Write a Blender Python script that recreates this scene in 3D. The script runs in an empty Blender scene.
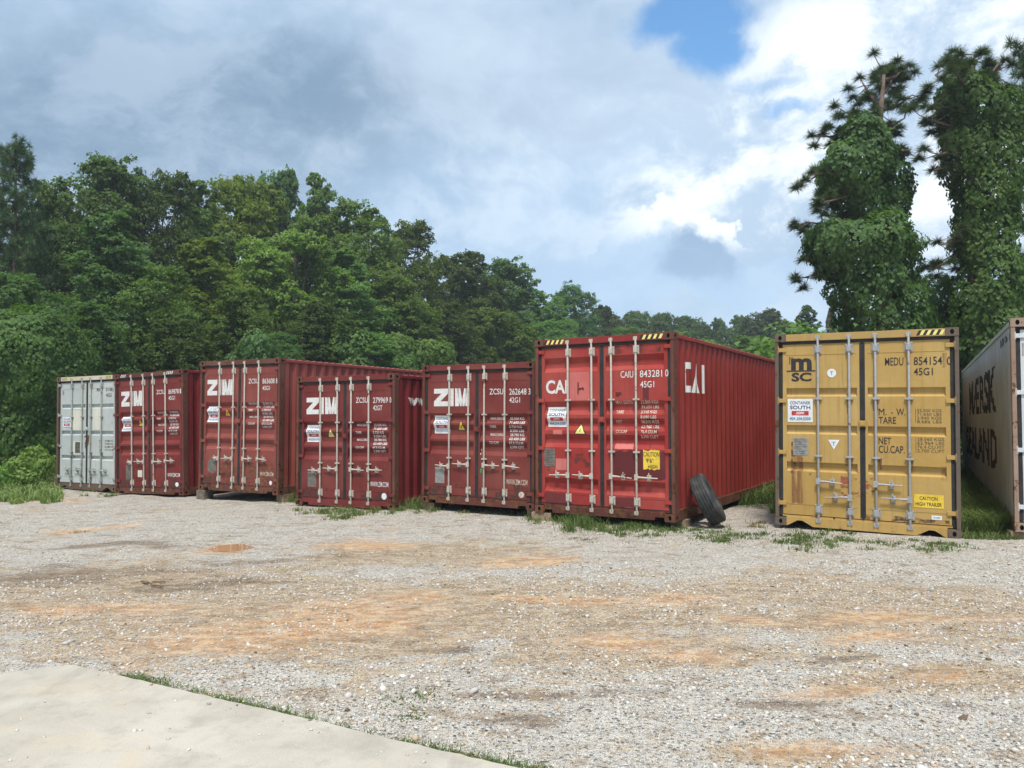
import bpy, bmesh, math, random
import numpy as np
from mathutils import Vector, Matrix, noise as mnoise

random.seed(7)
rng = np.random.default_rng(7)
scene = bpy.context.scene
COL = scene.collection
R_ = math.radians

# ------------------------------------------------------------------ camera
EYE = 1.70
FOC, PITCH, ROLL = 752.9, R_(2.405), R_(-0.174)
cp, sp, cr, sr = math.cos(PITCH), math.sin(PITCH), math.cos(ROLL), math.sin(ROLL)
RX = np.array([[1, 0, 0], [0, cp, sp], [0, -sp, cp]])
RR = np.array([[cr, 0, sr], [0, 1, 0], [-sr, 0, cr]])
RC = RR @ RX
cam_d = bpy.data.cameras.new('camera')
cam = bpy.data.objects.new('camera', cam_d)
COL.objects.link(cam)
cam_d.sensor_width = 36.0
cam_d.lens = FOC / 1024 * 36.0
cam_d.clip_start = 0.05
cam_d.clip_end = 3000
M = Matrix([[RC[0][i], RC[2][i], -RC[1][i]] for i in range(3)]).to_4x4()
M.translation = (0, 0, EYE)
cam.matrix_world = M
scene.camera = cam

def ray(u, v):
    return RC.T @ np.array([(u - 512) / FOC, 1, (384 - v) / FOC])

def at_ground(u, v, h=0.0):
    d = ray(u, v)
    t = (h - EYE) / d[2]
    return np.array([d[0] * t, d[1] * t, h])

def at_depth(u, v, depth):
    d = ray(u, v)
    return np.array([d[0], d[1], d[2]]) * (depth / d[1]) + np.array([0, 0, EYE])

# ------------------------------------------------------------------ light
SUN_EL, SUN_AZ = R_(64), math.atan2(-0.05, -1.0)      # azimuth measured from +y towards +x
sdir = Vector((math.sin(SUN_AZ) * math.cos(SUN_EL), math.cos(SUN_AZ) * math.cos(SUN_EL), math.sin(SUN_EL)))
sun_d = bpy.data.lights.new('sun', 'SUN')
sun_d.energy = 3.9
sun_d.angle = R_(11)
sun_d.color = (1.0, 0.945, 0.865)
sun = bpy.data.objects.new('sun', sun_d)
COL.objects.link(sun)
sun.rotation_euler = sdir.to_track_quat('Z', 'Y').to_euler()
sun.location = (0, 0, 60)

scene.view_settings.view_transform = 'Standard'
scene.view_settings.look = 'None'
scene.view_settings.gamma = 1
scene.view_settings.exposure = 0.30
scene.view_settings.use_curve_mapping = False
scene.cycles.use_denoising = True
scene.cycles.max_bounces = 8
scene.cycles.diffuse_bounces = 3
scene.cycles.transparent_max_bounces = 8
scene.cycles.volume_bounces = 0
scene.cycles.sample_clamp_indirect = 6.0

# ------------------------------------------------------------------ node helpers
class NT:
    def __init__(self, tree):
        self.t = tree
    def n(self, typ, ins=None, **props):
        nd = self.t.nodes.new(typ)
        for k, v in props.items():
            setattr(nd, k, v)
        for k, v in (ins or {}).items():
            s = nd.inputs[k]
            if isinstance(v, bpy.types.NodeSocket):
                self.t.links.new(v, s)
            else:
                s.default_value = v
        return nd
    def link(self, a, b):
        self.t.links.new(a, b)
    def math(self, op, a, b=0.0, clamp=False):
        return self.n('ShaderNodeMath', {0: a, 1: b}, operation=op, use_clamp=clamp).outputs[0]
    def mul(self, a, b): return self.math('MULTIPLY', a, b)
    def add(self, a, b): return self.math('ADD', a, b)
    def mr(self, v, a, b, c=0.0, d=1.0, smooth=True):
        nd = self.n('ShaderNodeMapRange', {'Value': v, 'From Min': a, 'From Max': b, 'To Min': c, 'To Max': d})
        nd.interpolation_type = 'SMOOTHSTEP' if smooth else 'LINEAR'
        return nd.outputs[0]
    def mix(self, f, a, b, blend='MIX'):
        nd = self.n('ShaderNodeMix', {0: f, 6: self.c(a), 7: self.c(b)}, data_type='RGBA', blend_type=blend)
        return nd.outputs[2]
    @staticmethod
    def c(a):
        if isinstance(a, (tuple, list)) and len(a) == 3:
            return (a[0], a[1], a[2], 1.0)
        return a
    def noise(self, vec, scale, detail=4, rough=0.55, dist=0.0, out=0):
        nd = self.n('ShaderNodeTexNoise', {'Vector': vec, 'Scale': scale, 'Detail': detail, 'Roughness': rough, 'Distortion': dist})
        return nd.outputs[out]
    def vmul(self, v, s):
        return self.n('ShaderNodeVectorMath', {0: v, 1: s}, operation='MULTIPLY').outputs[0]
    def vadd(self, v, s):
        return self.n('ShaderNodeVectorMath', {0: v, 1: s}, operation='ADD').outputs[0]
    def vsub(self, v, s):
        return self.n('ShaderNodeVectorMath', {0: v, 1: s}, operation='SUBTRACT').outputs[0]
    def vlen(self, v):
        return self.n('ShaderNodeVectorMath', {0: v}, operation='LENGTH').outputs['Value']
    def attr(self, name):
        return self.n('ShaderNodeAttribute', attribute_name=name).outputs['Fac']

# ------------------------------------------------------------------ world: Nishita sky with a broken cloud deck
world = bpy.data.worlds.new('World')
scene.world = world
world.use_nodes = True
wt = world.node_tree
wt.nodes.clear()
W = NT(wt)
sky = W.n('ShaderNodeTexSky', sky_type='NISHITA', sun_disc=False, sun_elevation=SUN_EL, sun_rotation=SUN_AZ)
bg_sky = W.n('ShaderNodeBackground', {'Color': W.mix(1.0, sky.outputs[0], (1.35, 1.95, 2.2), 'MULTIPLY'), 'Strength': 0.09})
D = W.n('ShaderNodeTexCoord').outputs['Generated']
w1 = W.vsub(W.noise(D, 3.2, 7, 0.55, out=1), (0.5, 0.5, 0.5))
w2 = W.vsub(W.noise(D, 9.0, 6, 0.6, out=1), (0.5, 0.5, 0.5))
DW = W.vadd(D, W.vadd(W.vmul(w1, (0.22, 0.22, 0.16)), W.vmul(w2, (0.11, 0.11, 0.09))))
DS = W.vadd(D, W.vadd(W.vmul(w1, (0.10, 0.10, 0.08)), W.vmul(w2, (0.10, 0.10, 0.08))))

def blob(u, v, ru, rv, vec=None, r0=1.0, r1=0.45):
    d = ray(u, v); L = np.linalg.norm(d); d = d / L
    k = 1 / (FOC * L)
    q = W.vmul(W.vsub(vec if vec else DW, tuple(d)), (1 / (ru * k), 0.9, 1 / (rv * k)))
    return W.mr(W.vlen(q), r0, r1)
def OR(*a):
    r = a[0]
    for x in a[1:]:
        r = W.math('MAXIMUM', r, x)
    return r

big = W.noise(W.vmul(D, (1.0, 1.0, 2.2)), 2.3, 7, 0.52)
fine = W.noise(W.vadd(W.vmul(D, (1.0, 1.0, 1.6)), W.vmul(w1, (0.25, 0.25, 0.2))), 6.5, 10, 0.62)
# grey deck
deck = W.mix(W.mr(big, 0.36, 0.64), (0.31, 0.43, 0.58), (0.57, 0.66, 0.79))
deck = W.mix(W.mul(W.mr(fine, 0.46, 0.68), 0.40), deck, (0.68, 0.74, 0.82))
deck = W.mix(W.mul(W.mr(fine, 0.50, 0.34), 0.35), deck, (0.30, 0.39, 0.51))
puff = W.mul(OR(blob(470, 165, 130, 40, DS, 1.0, 0.2), blob(560, 130, 110, 50, DS, 1.0, 0.2)), W.mr(fine, 0.50, 0.60))
deck = W.mix(W.mul(puff, 0.6), deck, (0.78, 0.83, 0.88))
# darker belly over the wooded side, pale veil across the top
deck = W.mix(W.mul(OR(blob(230, 130, 420, 110), blob(-300, 120, 420, 160)), 0.88), deck, W.mix(W.mr(fine, 0.38, 0.62), (0.22, 0.31, 0.43), (0.38, 0.47, 0.59)))
deck = W.mix(W.mul(blob(560, 100, 230, 110), 0.35), deck, (0.60, 0.68, 0.79))
deck = W.mix(W.mul(blob(520, 235, 330, 120), 0.60), deck, W.mix(W.mr(fine, 0.42, 0.62), (0.47, 0.61, 0.79), (0.66, 0.76, 0.88)))
# sunlit cumulus to the right
cum = OR(blob(800, 150, 190, 130), blob(880, 30, 190, 70), blob(700, 215, 110, 60), blob(960, 210, 120, 120))
cumcol = W.mix(W.mr(W.add(W.mul(fine, 0.75), W.mul(W.noise(W.vadd(D, W.vmul(w2, (0.10, 0.10, 0.08))), 17.0, 9, 0.62), 0.25)), 0.42, 0.58), (0.50, 0.61, 0.75), (1.0, 1.0, 1.0))
deck = W.mix(W.mul(cum, 0.92), deck, cumcol)
# a nearer grey-blue bank with a bright sunlit rim in front of it
w3 = W.vsub(W.noise(D, 24.0, 6, 0.6, out=1), (0.5, 0.5, 0.5))
DB = W.vadd(DS, W.vmul(w3, (0.065, 0.065, 0.055)))
bank_d = [blob(648, 258, 50, 50, DB, 1.0, 0.90), blob(704, 254, 50, 44, DB, 1.0, 0.90), blob(755, 280, 46, 42, DB, 1.0, 0.90), blob(600, 292, 80, 46, DB, 1.0, 0.3)]
bank_i = [blob(648, 272, 56, 50, DB, 1.0, 0.55), blob(704, 264, 50, 40, DB, 1.0, 0.62), blob(755, 292, 50, 42, DB, 1.0, 0.6), blob(590, 294, 80, 56, DB, 1.0, 0.2)]
rim = blob(705, 212, 130, 58, D, 1.0, 0.35)
bankcol = W.mix(W.math('MAXIMUM', OR(*bank_i), W.math('SUBTRACT', 1.0, rim)), (1.0, 1.0, 1.0), (0.45, 0.58, 0.76))
bankcol = W.mix(W.mul(blob(702, 258, 52, 36, DB, 1.05, 0.5), 0.85), bankcol, (0.29, 0.41, 0.58))
bankcol = W.mix(W.mul(W.mr(fine, 0.47, 0.65), 0.35), bankcol, (0.60, 0.72, 0.86))
deck = W.mix(W.mul(OR(*bank_d), 0.9), deck, bankcol)
deck = W.mix(W.mul(blob(770, 250, 24, 14, DB, 1.0, 0.5), 0.75), deck, (0.45, 0.56, 0.70))
# low horizon veil
zc = W.n('ShaderNodeSeparateXYZ', {0: D}).outputs[2]
deck = W.mix(W.mr(zc, 0.24, 0.06, 0.0, 0.55), deck, (0.55, 0.71, 0.88))
bg_cl = W.n('ShaderNodeBackground', {'Color': W.mix(1.0, deck, (0.95, 1.01, 1.04), 'MULTIPLY'), 'Strength': 0.97})
hole = OR(blob(690, 6, 64, 40, DS, 1.1, 0.6), blob(704, 46, 40, 34, DS, 1.15, 0.5), W.mul(blob(788, 100, 34, 9, DS, 1.1, 0.3), 0.6), W.mul(blob(760, 82, 60, 8, DS, 1.1, 0.3), 0.35))
wmix = W.n('ShaderNodeMixShader', {0: hole, 1: bg_cl.outputs[0], 2: bg_sky.outputs[0]})
wo = W.n('ShaderNodeOutputWorld')
W.link(wmix.outputs[0], wo.inputs['Surface'])
world.cycles.sampling_method = 'MANUAL'
world.cycles.sample_map_resolution = 512

# ------------------------------------------------------------------ object helpers
def tag(o, label=None, cat=None, group=None, kind=None):
    if label: o['label'] = label
    if cat: o['category'] = cat
    if group: o['group'] = group
    if kind: o['kind'] = kind
    return o

def empty(name, label, cat, loc=(0, 0, 0), group=None):
    o = bpy.data.objects.new(name, None)
    o.empty_display_size = 0.3
    COL.objects.link(o)
    o.location = loc
    return tag(o, label, cat, group)

def link_mesh(name, me, parent=None):
    o = bpy.data.objects.new(name, me)
    COL.objects.link(o)
    if parent: o.parent = parent
    return o

def np_mesh(name, V, F, mats, smooth=False, attrs=None):
    """V (n,3), F (m,k) all faces with k corners"""
    me = bpy.data.meshes.new(name)
    V = np.asarray(V, np.float32); F = np.asarray(F, np.int32)
    m, k = F.shape
    me.vertices.add(len(V)); me.vertices.foreach_set('co', V.ravel())
    me.loops.add(m * k); me.loops.foreach_set('vertex_index', F.ravel())
    me.polygons.add(m)
    me.polygons.foreach_set('loop_start', np.arange(0, m * k, k, dtype=np.int32))
    me.polygons.foreach_set('loop_total', np.full(m, k, np.int32))
    if smooth: me.polygons.foreach_set('use_smooth', np.ones(m, bool))
    for mt in (mats if isinstance(mats, (list, tuple)) else [mats]):
        me.materials.append(mt)
    for nm, arr in (attrs or {}).items():
        a = me.attributes.new(nm, 'FLOAT', 'POINT')
        a.data.foreach_set('value', np.asarray(arr, np.float32))
    me.update(calc_edges=True)
    me.validate()
    return me

class MB:
    """collects polygons (with a material index) for ONE mesh object"""
    def __init__(self):
        self.v, self.f, self.mi, self.sm = [], [], [], []
    def poly(self, pts, mi=0, smooth=False):
        b = len(self.v)
        self.v.extend([tuple(p) for p in pts])
        self.f.append(list(range(b, b + len(pts)))); self.mi.append(mi); self.sm.append(smooth)
    def box(self, x0, x1, y0, y1, z0, z1, mi=0):
        b = len(self.v)
        self.v += [(x0, y0, z0), (x1, y0, z0), (x1, y1, z0), (x0, y1, z0), (x0, y0, z1), (x1, y0, z1), (x1, y1, z1), (x0, y1, z1)]
        for q in ((0, 3, 2, 1), (4, 5, 6, 7), (0, 1, 5, 4), (1, 2, 6, 5), (2, 3, 7, 6), (3, 0, 4, 7)):
            self.f.append([b + i for i in q]); self.mi.append(mi); self.sm.append(False)
    def tube(self, pts, rad, n=10, mi=0, caps=True, smooth=True):
        pts = [Vector(p) for p in pts]
        if not isinstance(rad, (list, tuple)): rad = [rad] * len(pts)
        rings = []
        for i, p in enumerate(pts):
            t = (pts[min(i + 1, len(pts) - 1)] - pts[max(i - 1, 0)]).normalized()
            ref = Vector((0, 0, 1)) if abs(t.z) < 0.9 else Vector((1, 0, 0))
            a = t.cross(ref).normalized(); c = t.cross(a)
            b = len(self.v)
            for k in range(n):
                an = 2 * math.pi * k / n
                self.v.append(tuple(p + (a * math.cos(an) + c * math.sin(an)) * rad[i]))
            rings.append(b)
        for i in range(len(rings) - 1):
            for k in range(n):
                self.f.append([rings[i] + k, rings[i] + (k + 1) % n, rings[i + 1] + (k + 1) % n, rings[i + 1] + k])
                self.mi.append(mi); self.sm.append(smooth)
        if caps:
            self.f.append([rings[0] + k for k in range(n)]); self.mi.append(mi); self.sm.append(False)
            self.f.append([rings[-1] + k for k in range(n)][::-1]); self.mi.append(mi); self.sm.append(False)
    def prism_xz(self, poly, y0, y1, mi=0):
        self.poly([(x, y0, z) for x, z in poly], mi)
        self.poly([(x, y1, z) for x, z in poly][::-1], mi)
        n = len(poly)
        for i in range(n):
            (xa, za), (xb, zb) = poly[i], poly[(i + 1) % n]
            self.poly([(xa, y0, za), (xa, y1, za), (xb, y1, zb), (xb, y0, zb)], mi)
    def mesh(self, name, mats, normals=True):
        me = bpy.data.meshes.new(name)
        me.from_pydata(self.v, [], self.f)
        for m in (mats if isinstance(mats, (list, tuple)) else [mats]): me.materials.append(m)
        me.polygons.foreach_set('material_index', self.mi)
        me.polygons.foreach_set('use_smooth', self.sm)
        if normals:
            bm = bmesh.new(); bm.from_mesh(me)
            bmesh.ops.recalc_face_normals(bm, faces=bm.faces)
            bm.to_mesh(me); bm.free()
        me.update()
        return me
    def build(self, name, mats, parent=None, bevel=0, normals=True):
        o = link_mesh(name, self.mesh(name, mats, normals), parent)
        if bevel:
            md = o.modifiers.new('bevel', 'BEVEL'); md.width = bevel; md.segments = 2; md.limit_method = 'ANGLE'
        return o

# ------------------------------------------------------------------ materials
def new_mat(name):
    m = bpy.data.materials.new(name); m.use_nodes = True
    nt = m.node_tree
    b = nt.nodes['Principled BSDF']
    return m, NT(nt), b

def simple_mat(name, col, rough=0.6, metal=0.0, var=0.25, scale=8.0, bump=0.0):
    m, T, b = new_mat(name)
    P = T.n('ShaderNodeTexCoord').outputs['Object']
    n = T.noise(P, scale, 5, 0.6)
    lo = tuple(c * (1 - var) for c in col); hi = tuple(min(1, c * (1 + var)) for c in col)
    T.link(T.mix(T.mr(n, 0.3, 0.7), lo, hi), b.inputs['Base Color'])
    b.inputs['Roughness'].default_value = rough
    b.inputs['Metallic'].default_value = metal
    if bump:
        bn = T.n('ShaderNodeBump', {'Height': n, 'Strength': bump, 'Distance': 0.02})
        T.link(bn.outputs[0], b.inputs['Normal'])
    return m

def paint_mat(name, col, fade, rust=0.1, streak=0.25, rough=0.5, dirt=0.25, bottom_rust=0.0):
    """sun-bleached container enamel: chalky fading, vertical run-off stains, rust breaking through"""
    m, T, b = new_mat(name)
    tc = T.n('ShaderNodeTexCoord').outputs['Object']
    rnd = T.n('ShaderNodeObjectInfo').outputs['Random']
    P = T.vadd(tc, T.n('ShaderNodeCombineXYZ', {0: T.mul(rnd, 41.0), 1: T.mul(rnd, 17.0), 2: T.mul(rnd, 7.0)}).outputs[0])
    n1 = T.noise(P, 0.9, 6, 0.6)
    n2 = T.noise(P, 9.0, 5, 0.65)
    st = T.noise(T.vmul(P, (7.0, 7.0, 0.35)), 1.6, 5, 0.6)
    st2 = T.noise(T.vmul(P, (16.0, 16.0, 0.5)), 1.8, 4, 0.6)
    col1 = T.mix(T.mr(n1, 0.35, 0.7), col, fade)
    col1 = T.mix(T.mul(T.mr(n2, 0.45, 0.75), 0.3), col1, fade)
    dcol = tuple(c * 0.45 + 0.02 for c in col)
    col1 = T.mix(T.mul(T.mr(st, 0.5, 0.72), dirt), col1, dcol)
    z = T.n('ShaderNodeSeparateXYZ', {0: tc}).outputs[2]
    low = T.mul(T.mr(z, 0.75, 0.05), bottom_rust)
    r1 = T.noise(P, 3.3, 9, 0.68)
    r2 = T.add(T.mul(r1, 0.7), T.mul(T.noise(P, 17.0, 6, 0.7), 0.3))
    sc = T.noise(P, 46.0, 3, 0.6)                                  # chips and scratches
    mask = T.mr(T.add(r2, low), 0.66 - rust * 0.3, 0.70 - rust * 0.3)
    mask = T.math('MAXIMUM', mask, T.mul(T.mr(T.add(sc, T.mul(r1, 0.35)), 0.90, 0.94), min(1, rust * 5)))
    smask = T.mul(T.mul(T.mr(st2, 0.56, 0.74), T.mr(n1, 0.4, 0.6)), streak)
    rc = T.mix(T.mr(n2, 0.35, 0.65), (0.055, 0.026, 0.016), (0.17, 0.075, 0.032))
    col2 = T.mix(smask, col1, (0.15, 0.068, 0.03))
    col3 = T.mix(mask, col2, rc)
    T.link(col3, b.inputs['Base Color'])
    T.link(T.mr(T.math('MAXIMUM', mask, smask), 0.0, 1.0, rough, 0.9), b.inputs['Roughness'])
    b.inputs['Specular IOR Level'].default_value = 0.22
    dent = T.noise(P, 1.9, 3, 0.5)
    h = T.add(T.mul(dent, 1.0), T.add(T.mul(mask, 0.03), T.mul(n2, 0.03)))
    bn = T.n('ShaderNodeBump', {'Height': h, 'Strength': 0.6, 'Distance': 0.03})
    T.link(bn.outputs[0], b.inputs['Normal'])
    return m

# ------------------------------------------------------------------ terrain
HP = np.array([  # x, y, height, radius
    (-17.5, 21.0, 0.55, 3.2), (-26, 28, 1.4, 7.0), (8.3, 9.6, 0.03, 1.2), (-3.0, 14.6, 0.01, 1.4)])

def hnoise(x, y):
    return (0.016 * np.sin(1.3 * x + 0.7 * y + 1.0) * np.cos(0.9 * y - 0.5 * x) + 0.010 * np.sin(3.1 * x - 1.7 * y) * np.sin(2.3 * y + 0.6 * x)
            + 0.005 * np.sin(7.3 * x + 2.1 * y + np.sin(3 * y)) + 0.004 * np.sin(9.1 * y - 3.3 * x + np.sin(4 * x)))

def hgt(x, y):
    x = np.asarray(x, float); y = np.asarray(y, float)
    w = np.clip((y - 5) / 6.0, 0, 1); w = w * w * (3 - 2 * w)
    h = 0.0115 * (np.clip(x, -14, 12) - 5.6) * w               # the yard falls slightly to the left along the row
    for a, b, c, r in HP:
        h = h + c * np.exp(-((x - a) ** 2 + (y - b) ** 2) / (r * r))
    d = np.maximum(0, (-0.87 * (x + 20) + 0.5 * (y - 38)))       # gentle rise into the wood
    h = h + np.minimum(d * 0.05, 6.0)
    near = np.clip((9.0 - y) / 4.0, 0, 1)
    return h + hnoise(x, y) * (0.55 + 0.45 * (1 - near))

def gpts(u, v):
    u = np.atleast_1d(np.asarray(u, float)); v = np.atleast_1d(np.asarray(v, float))
    d = np.stack([(u - 512) / FOC, np.ones_like(u), (384 - v) / FOC], 1) @ RC
    h = np.zeros_like(u)
    for _ in range(4):
        t = (h - EYE) / d[:, 2]; h = hgt(d[:, 0] * t, d[:, 1] * t)
    return np.stack([d[:, 0] * t, d[:, 1] * t, h], 1)
def gp(u, v): return gpts(u, v)[0]
def H1(x, y): return float(hgt(np.array([x]), np.array([y]))[0])

# patches of bare clay, dark mud and puddles lying in the gravel: photo pixel centre and half size -> place on the ground
def patch(u, v, hu, hv):
    p = gp(u, v); Dp = p[1]
    return (p[0], p[1], hu / FOC * Dp, hv * Dp * Dp / (FOC * EYE))
CLAY = [patch(*a) for a in [(255, 638, 150, 22), (330, 612, 140, 12), (300, 625, 160, 16), (420, 600, 70, 9), (120, 607, 130, 8), (365, 545, 45, 5), (480, 508, 30, 2.5),
                            (700, 598, 45, 7), (755, 617, 40, 6), (960, 680, 62, 10), (830, 692, 60, 7), (620, 640, 80, 10), (530, 560, 55, 5), (505, 562, 35, 5), (60, 502, 40, 2),
                            (880, 620, 120, 6), (680, 655, 60, 6), (230, 549, 30, 6), (80, 530, 24, 3), (560, 600, 120, 7), (860, 640, 60, 5), (800, 745, 80, 6)]]
MUD = [patch(*a) for a in [(60, 575, 140, 13), (200, 585, 90, 7), (575, 690, 120, 6), (760, 702, 80, 5), (530, 715, 60, 9), (830, 660, 50, 4), (270, 560, 60, 4), (120, 545, 90, 3), (330, 640, 80, 4), (1000, 715, 60, 6), (420, 655, 60, 4)]]
PUD = [patch(230, 547.5, 20, 3.2), patch(81, 531, 11, 1.8)]

TAN = [patch(*a) for a in [(330, 610, 340, 26), (120, 590, 200, 24), (640, 600, 200, 26), (820, 615, 200, 18), (640, 650, 140, 16), (930, 685, 110, 12), (420, 555, 130, 10), (820, 750, 120, 10), (250, 640, 180, 20)]]
def blobs(x, y, L, soft=1.0):
    r = np.zeros_like(x)
    sx_ = 0.22 * np.sin(1.9 * y + 1.3 * np.sin(1.1 * x)) + 0.14 * np.sin(4.3 * y + 2.0 * x)
    sy_ = 0.14 * np.sin(1.4 * x + 0.8 * np.sin(1.7 * y)) + 0.08 * np.sin(3.9 * x - 1.1 * y)
    k = np.clip(y / 9.0, 0.4, 1.2)
    x = x + sx_ * k; y = y + sy_ * k
    for a, b, ra, rb in L:
        q = ((x - a) / (ra * 1.25)) ** 2 + ((y - b) / (rb * 1.25)) ** 2
        r = np.maximum(r, np.exp(-q * soft))
    return r

# container rows, used to keep grass and stones where they belong
def graded(a, b, c0, c1, fine_step, grow=1.09):
    """coordinates fine between c0 and c1, growing coarser out to a and b"""
    mid = list(np.arange(c0, c1, fine_step))
    lo, s, p = [], fine_step, c0
    while p > a:
        s *= grow; p -= s; lo.append(p)
    hi, s, p = [], fine_step, mid[-1]
    while p < b:
        s *= grow; p += s; hi.append(p)
    return np.array(lo[::-1] + mid + hi)

gx = graded(-900, 900, -9, 9, 0.07)
gy = graded(-300, 1400, 2.0, 17, 0.07)
GX, GY = np.meshgrid(gx, gy)
Xf, Yf = GX.ravel(), GY.ravel()
Zf = hgt(Xf, Yf)
for a, b, ra, rb in PUD:
    q = ((Xf - a) / ra) ** 2 + ((Yf - b) / rb) ** 2
    Zf = Zf - 0.030 * np.exp(-q * 0.8)
nx, ny = len(gx), len(gy)
ii = (np.arange(ny - 1)[:, None] * nx + np.arange(nx - 1)[None, :]).ravel()
F = np.stack([ii, ii + 1, ii + nx + 1, ii + nx], 1)
clay_a = blobs(Xf, Yf, CLAY); mud_a = blobs(Xf, Yf, MUD)
for a, b, ra, rb in PUD: clay_a = np.maximum(clay_a, blobs(Xf, Yf, [(a, b, ra * 1.5, rb * 1.7)]))
# the yard is gravel; the ground between / behind the containers and beyond is soil and grass
sd = (Xf - 1.4) * 0.515 + (Yf - 12.1) * 0.857      # metres behind the row of doors
wild = np.clip((sd - 1.6) / 3.0, 0, 1)
leftbank = np.clip((-(Xf + 0.60 * Yf)) / 0.5, 0, 1) * np.clip((Yf - 16.6) / 0.8, 0, 1)
wild = np.maximum(wild, leftbank)
wild = np.maximum(wild, np.clip((np.hypot(Xf, Yf) - 40) / 20, 0, 1))

gm, T, b = new_mat('gravel_yard')
P = T.n('ShaderNodeTexCoord').outputs['Object']
ncl = T.noise(P, 0.8, 8, 0.62); nf = T.noise(P, 4.5, 7, 0.66); nff = T.noise(P, 24.0, 5, 0.65)
big2 = T.noise(P, 0.33, 6, 0.6)
Pw = T.vadd(P, T.vmul(T.vsub(T.noise(P, 30.0, 3, 0.6, out=1), (0.5, 0.5, 0.5)), (0.03, 0.03, 0.03)))
v1 = T.n('ShaderNodeTexVoronoi', {'Vector': Pw, 'Scale': 40.0, 'Randomness': 1.0}, voronoi_dimensions='2D')
v2 = T.n('ShaderNodeTexVoronoi', {'Vector': Pw, 'Scale': 95.0, 'Randomness': 1.0}, voronoi_dimensions='2D')
c1 = T.n('ShaderNodeSeparateColor', {0: v1.outputs['Color']}).outputs
c2 = T.n('ShaderNodeSeparateColor', {0: v2.outputs['Color']}).outputs
stone1 = T.mix(c1[0], (0.47, 0.452, 0.415), (0.80, 0.775, 0.715)); stone1 = T.mix(T.mr(c1[1], 0.72, 0.9), stone1, (0.44, 0.36, 0.27)); stone1 = T.mix(T.mr(c1[1], 0.18, 0.06), stone1, (0.20, 0.20, 0.205))
stone2 = T.mix(c2[0], (0.46, 0.437, 0.392), (0.76, 0.73, 0.665))
soil = T.mix(T.mr(nf, 0.35, 0.65), (0.38, 0.33, 0.265), (0.56, 0.51, 0.43))
s1m = T.mul(T.mr(v1.outputs['Distance'], 0.50, 0.34), T.mr(T.add(c1[2], T.mul(nf, 0.8)), 0.55, 0.75))
s2m = T.mul(T.mr(v2.outputs['Distance'], 0.52, 0.36), T.mr(T.add(c2[2], T.mul(nf, 0.8)), 0.50, 0.70))
cl = T.attr('clay'); mu = T.attr('mud'); wl = T.attr('wild')
clm = T.mr(T.add(cl, T.add(T.mul(T.math('SUBTRACT', ncl, 0.5), 2.2), T.mul(T.math('SUBTRACT', T.noise(T.vmul(P, (0.8, 1.5, 1)), 3.2, 7, 0.7), 0.5), 2.4))), 0.25, 0.85)
clm2 = T.mr(T.add(cl, T.mul(T.math('SUBTRACT', nf, 0.5), 1.6)), 0.55, 1.1)
mum = T.mr(T.add(mu, T.add(T.mul(T.math('SUBTRACT', ncl, 0.5), 2.0), T.mul(T.math('SUBTRACT', T.noise(T.vmul(P, (0.8, 1.5, 1)), 2.7, 7, 0.7), 0.5), 2.6))), 0.40, 1.05)
m1 = T.noise(P, 0.42, 5, 0.55, 0.6); m2 = T.noise(P, 1.7, 6, 0.62, 0.4); m3 = T.noise(T.vmul(P, (0.7, 1.5, 1)), 6.5, 6, 0.66)
mot = T.add(T.add(T.mul(m1, 0.45), T.mul(m2, 0.35)), T.mul(m3, 0.30))      # around 0.55
ta = T.attr('tan')
tanm = T.mr(T.add(mot, T.mul(T.math('SUBTRACT', ta, 0.35), 0.20)), 0.515, 0.595)
base = T.mix(s2m, soil, stone2)
base = T.mix(s1m, base, stone1)
dirt = T.mix(T.mr(nff, 0.3, 0.7), T.mix(T.mr(m3, 0.4, 0.62), (0.31, 0.205, 0.115), (0.48, 0.36, 0.225)), T.mix(T.mr(m3, 0.4, 0.62), (0.44, 0.32, 0.195), (0.64, 0.525, 0.365)))
base = T.mix(T.mul(tanm, T.mr(T.mul(s1m, T.mr(c1[2], 0.35, 0.7)), 0, 1, 0.92, 0.25)), base, dirt)
claycol = T.mix(T.mr(m3, 0.38, 0.64), (0.38, 0.24, 0.14), (0.60, 0.45, 0.30))
claycol = T.mix(clm2, claycol, T.mix(T.mr(m3, 0.38, 0.62), (0.44, 0.215, 0.09), (0.62, 0.40, 0.21)))
claycol = T.mix(T.mul(T.mr(nff, 0.5, 0.75), 0.5), claycol, (0.55, 0.47, 0.36))
keep = T.mr(T.math('MAXIMUM', T.mul(s1m, T.mr(c1[2], 0.45, 0.7)), T.mul(s2m, 0.3)), 0.0, 1.0, 0.95, 0.35)
base = T.mix(T.mul(clm, keep), base, claycol)
mudcol = T.mix(T.mr(m3, 0.35, 0.65), (0.14, 0.095, 0.062), (0.32, 0.235, 0.16))
base = T.mix(T.mul(mum, T.mr(s1m, 0, 1, 0.88, 0.45)), base, mudcol)
mid = T.noise(T.vmul(P, (0.85, 1.25, 1)), 3.4, 6, 0.68, 0.5)
base = T.mix(T.mr(mid, 0.515, 0.64, 0.0, 0.68), base, T.mix(T.mr(nff, 0.35, 0.65), (0.24, 0.165, 0.10), (0.42, 0.315, 0.21)))
base = T.mix(T.mr(T.noise(P, 9.0, 5, 0.7), 0.58, 0.72, 0.0, 0.55), base, (0.19, 0.14, 0.095))
grain = T.noise(Pw, 15.0, 5, 0.75)
base = T.mix(T.mr(grain, 0.54, 0.72, 0.0, 0.55), base, T.mix(0.5, base, (0.16, 0.125, 0.09)))
base = T.mix(T.mr(grain, 0.46, 0.30, 0.0, 0.35), base, (0.80, 0.77, 0.71))
wcol = T.mix(T.mr(nf, 0.35, 0.65), (0.05, 0.045, 0.026), (0.07, 0.085, 0.03))
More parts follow.
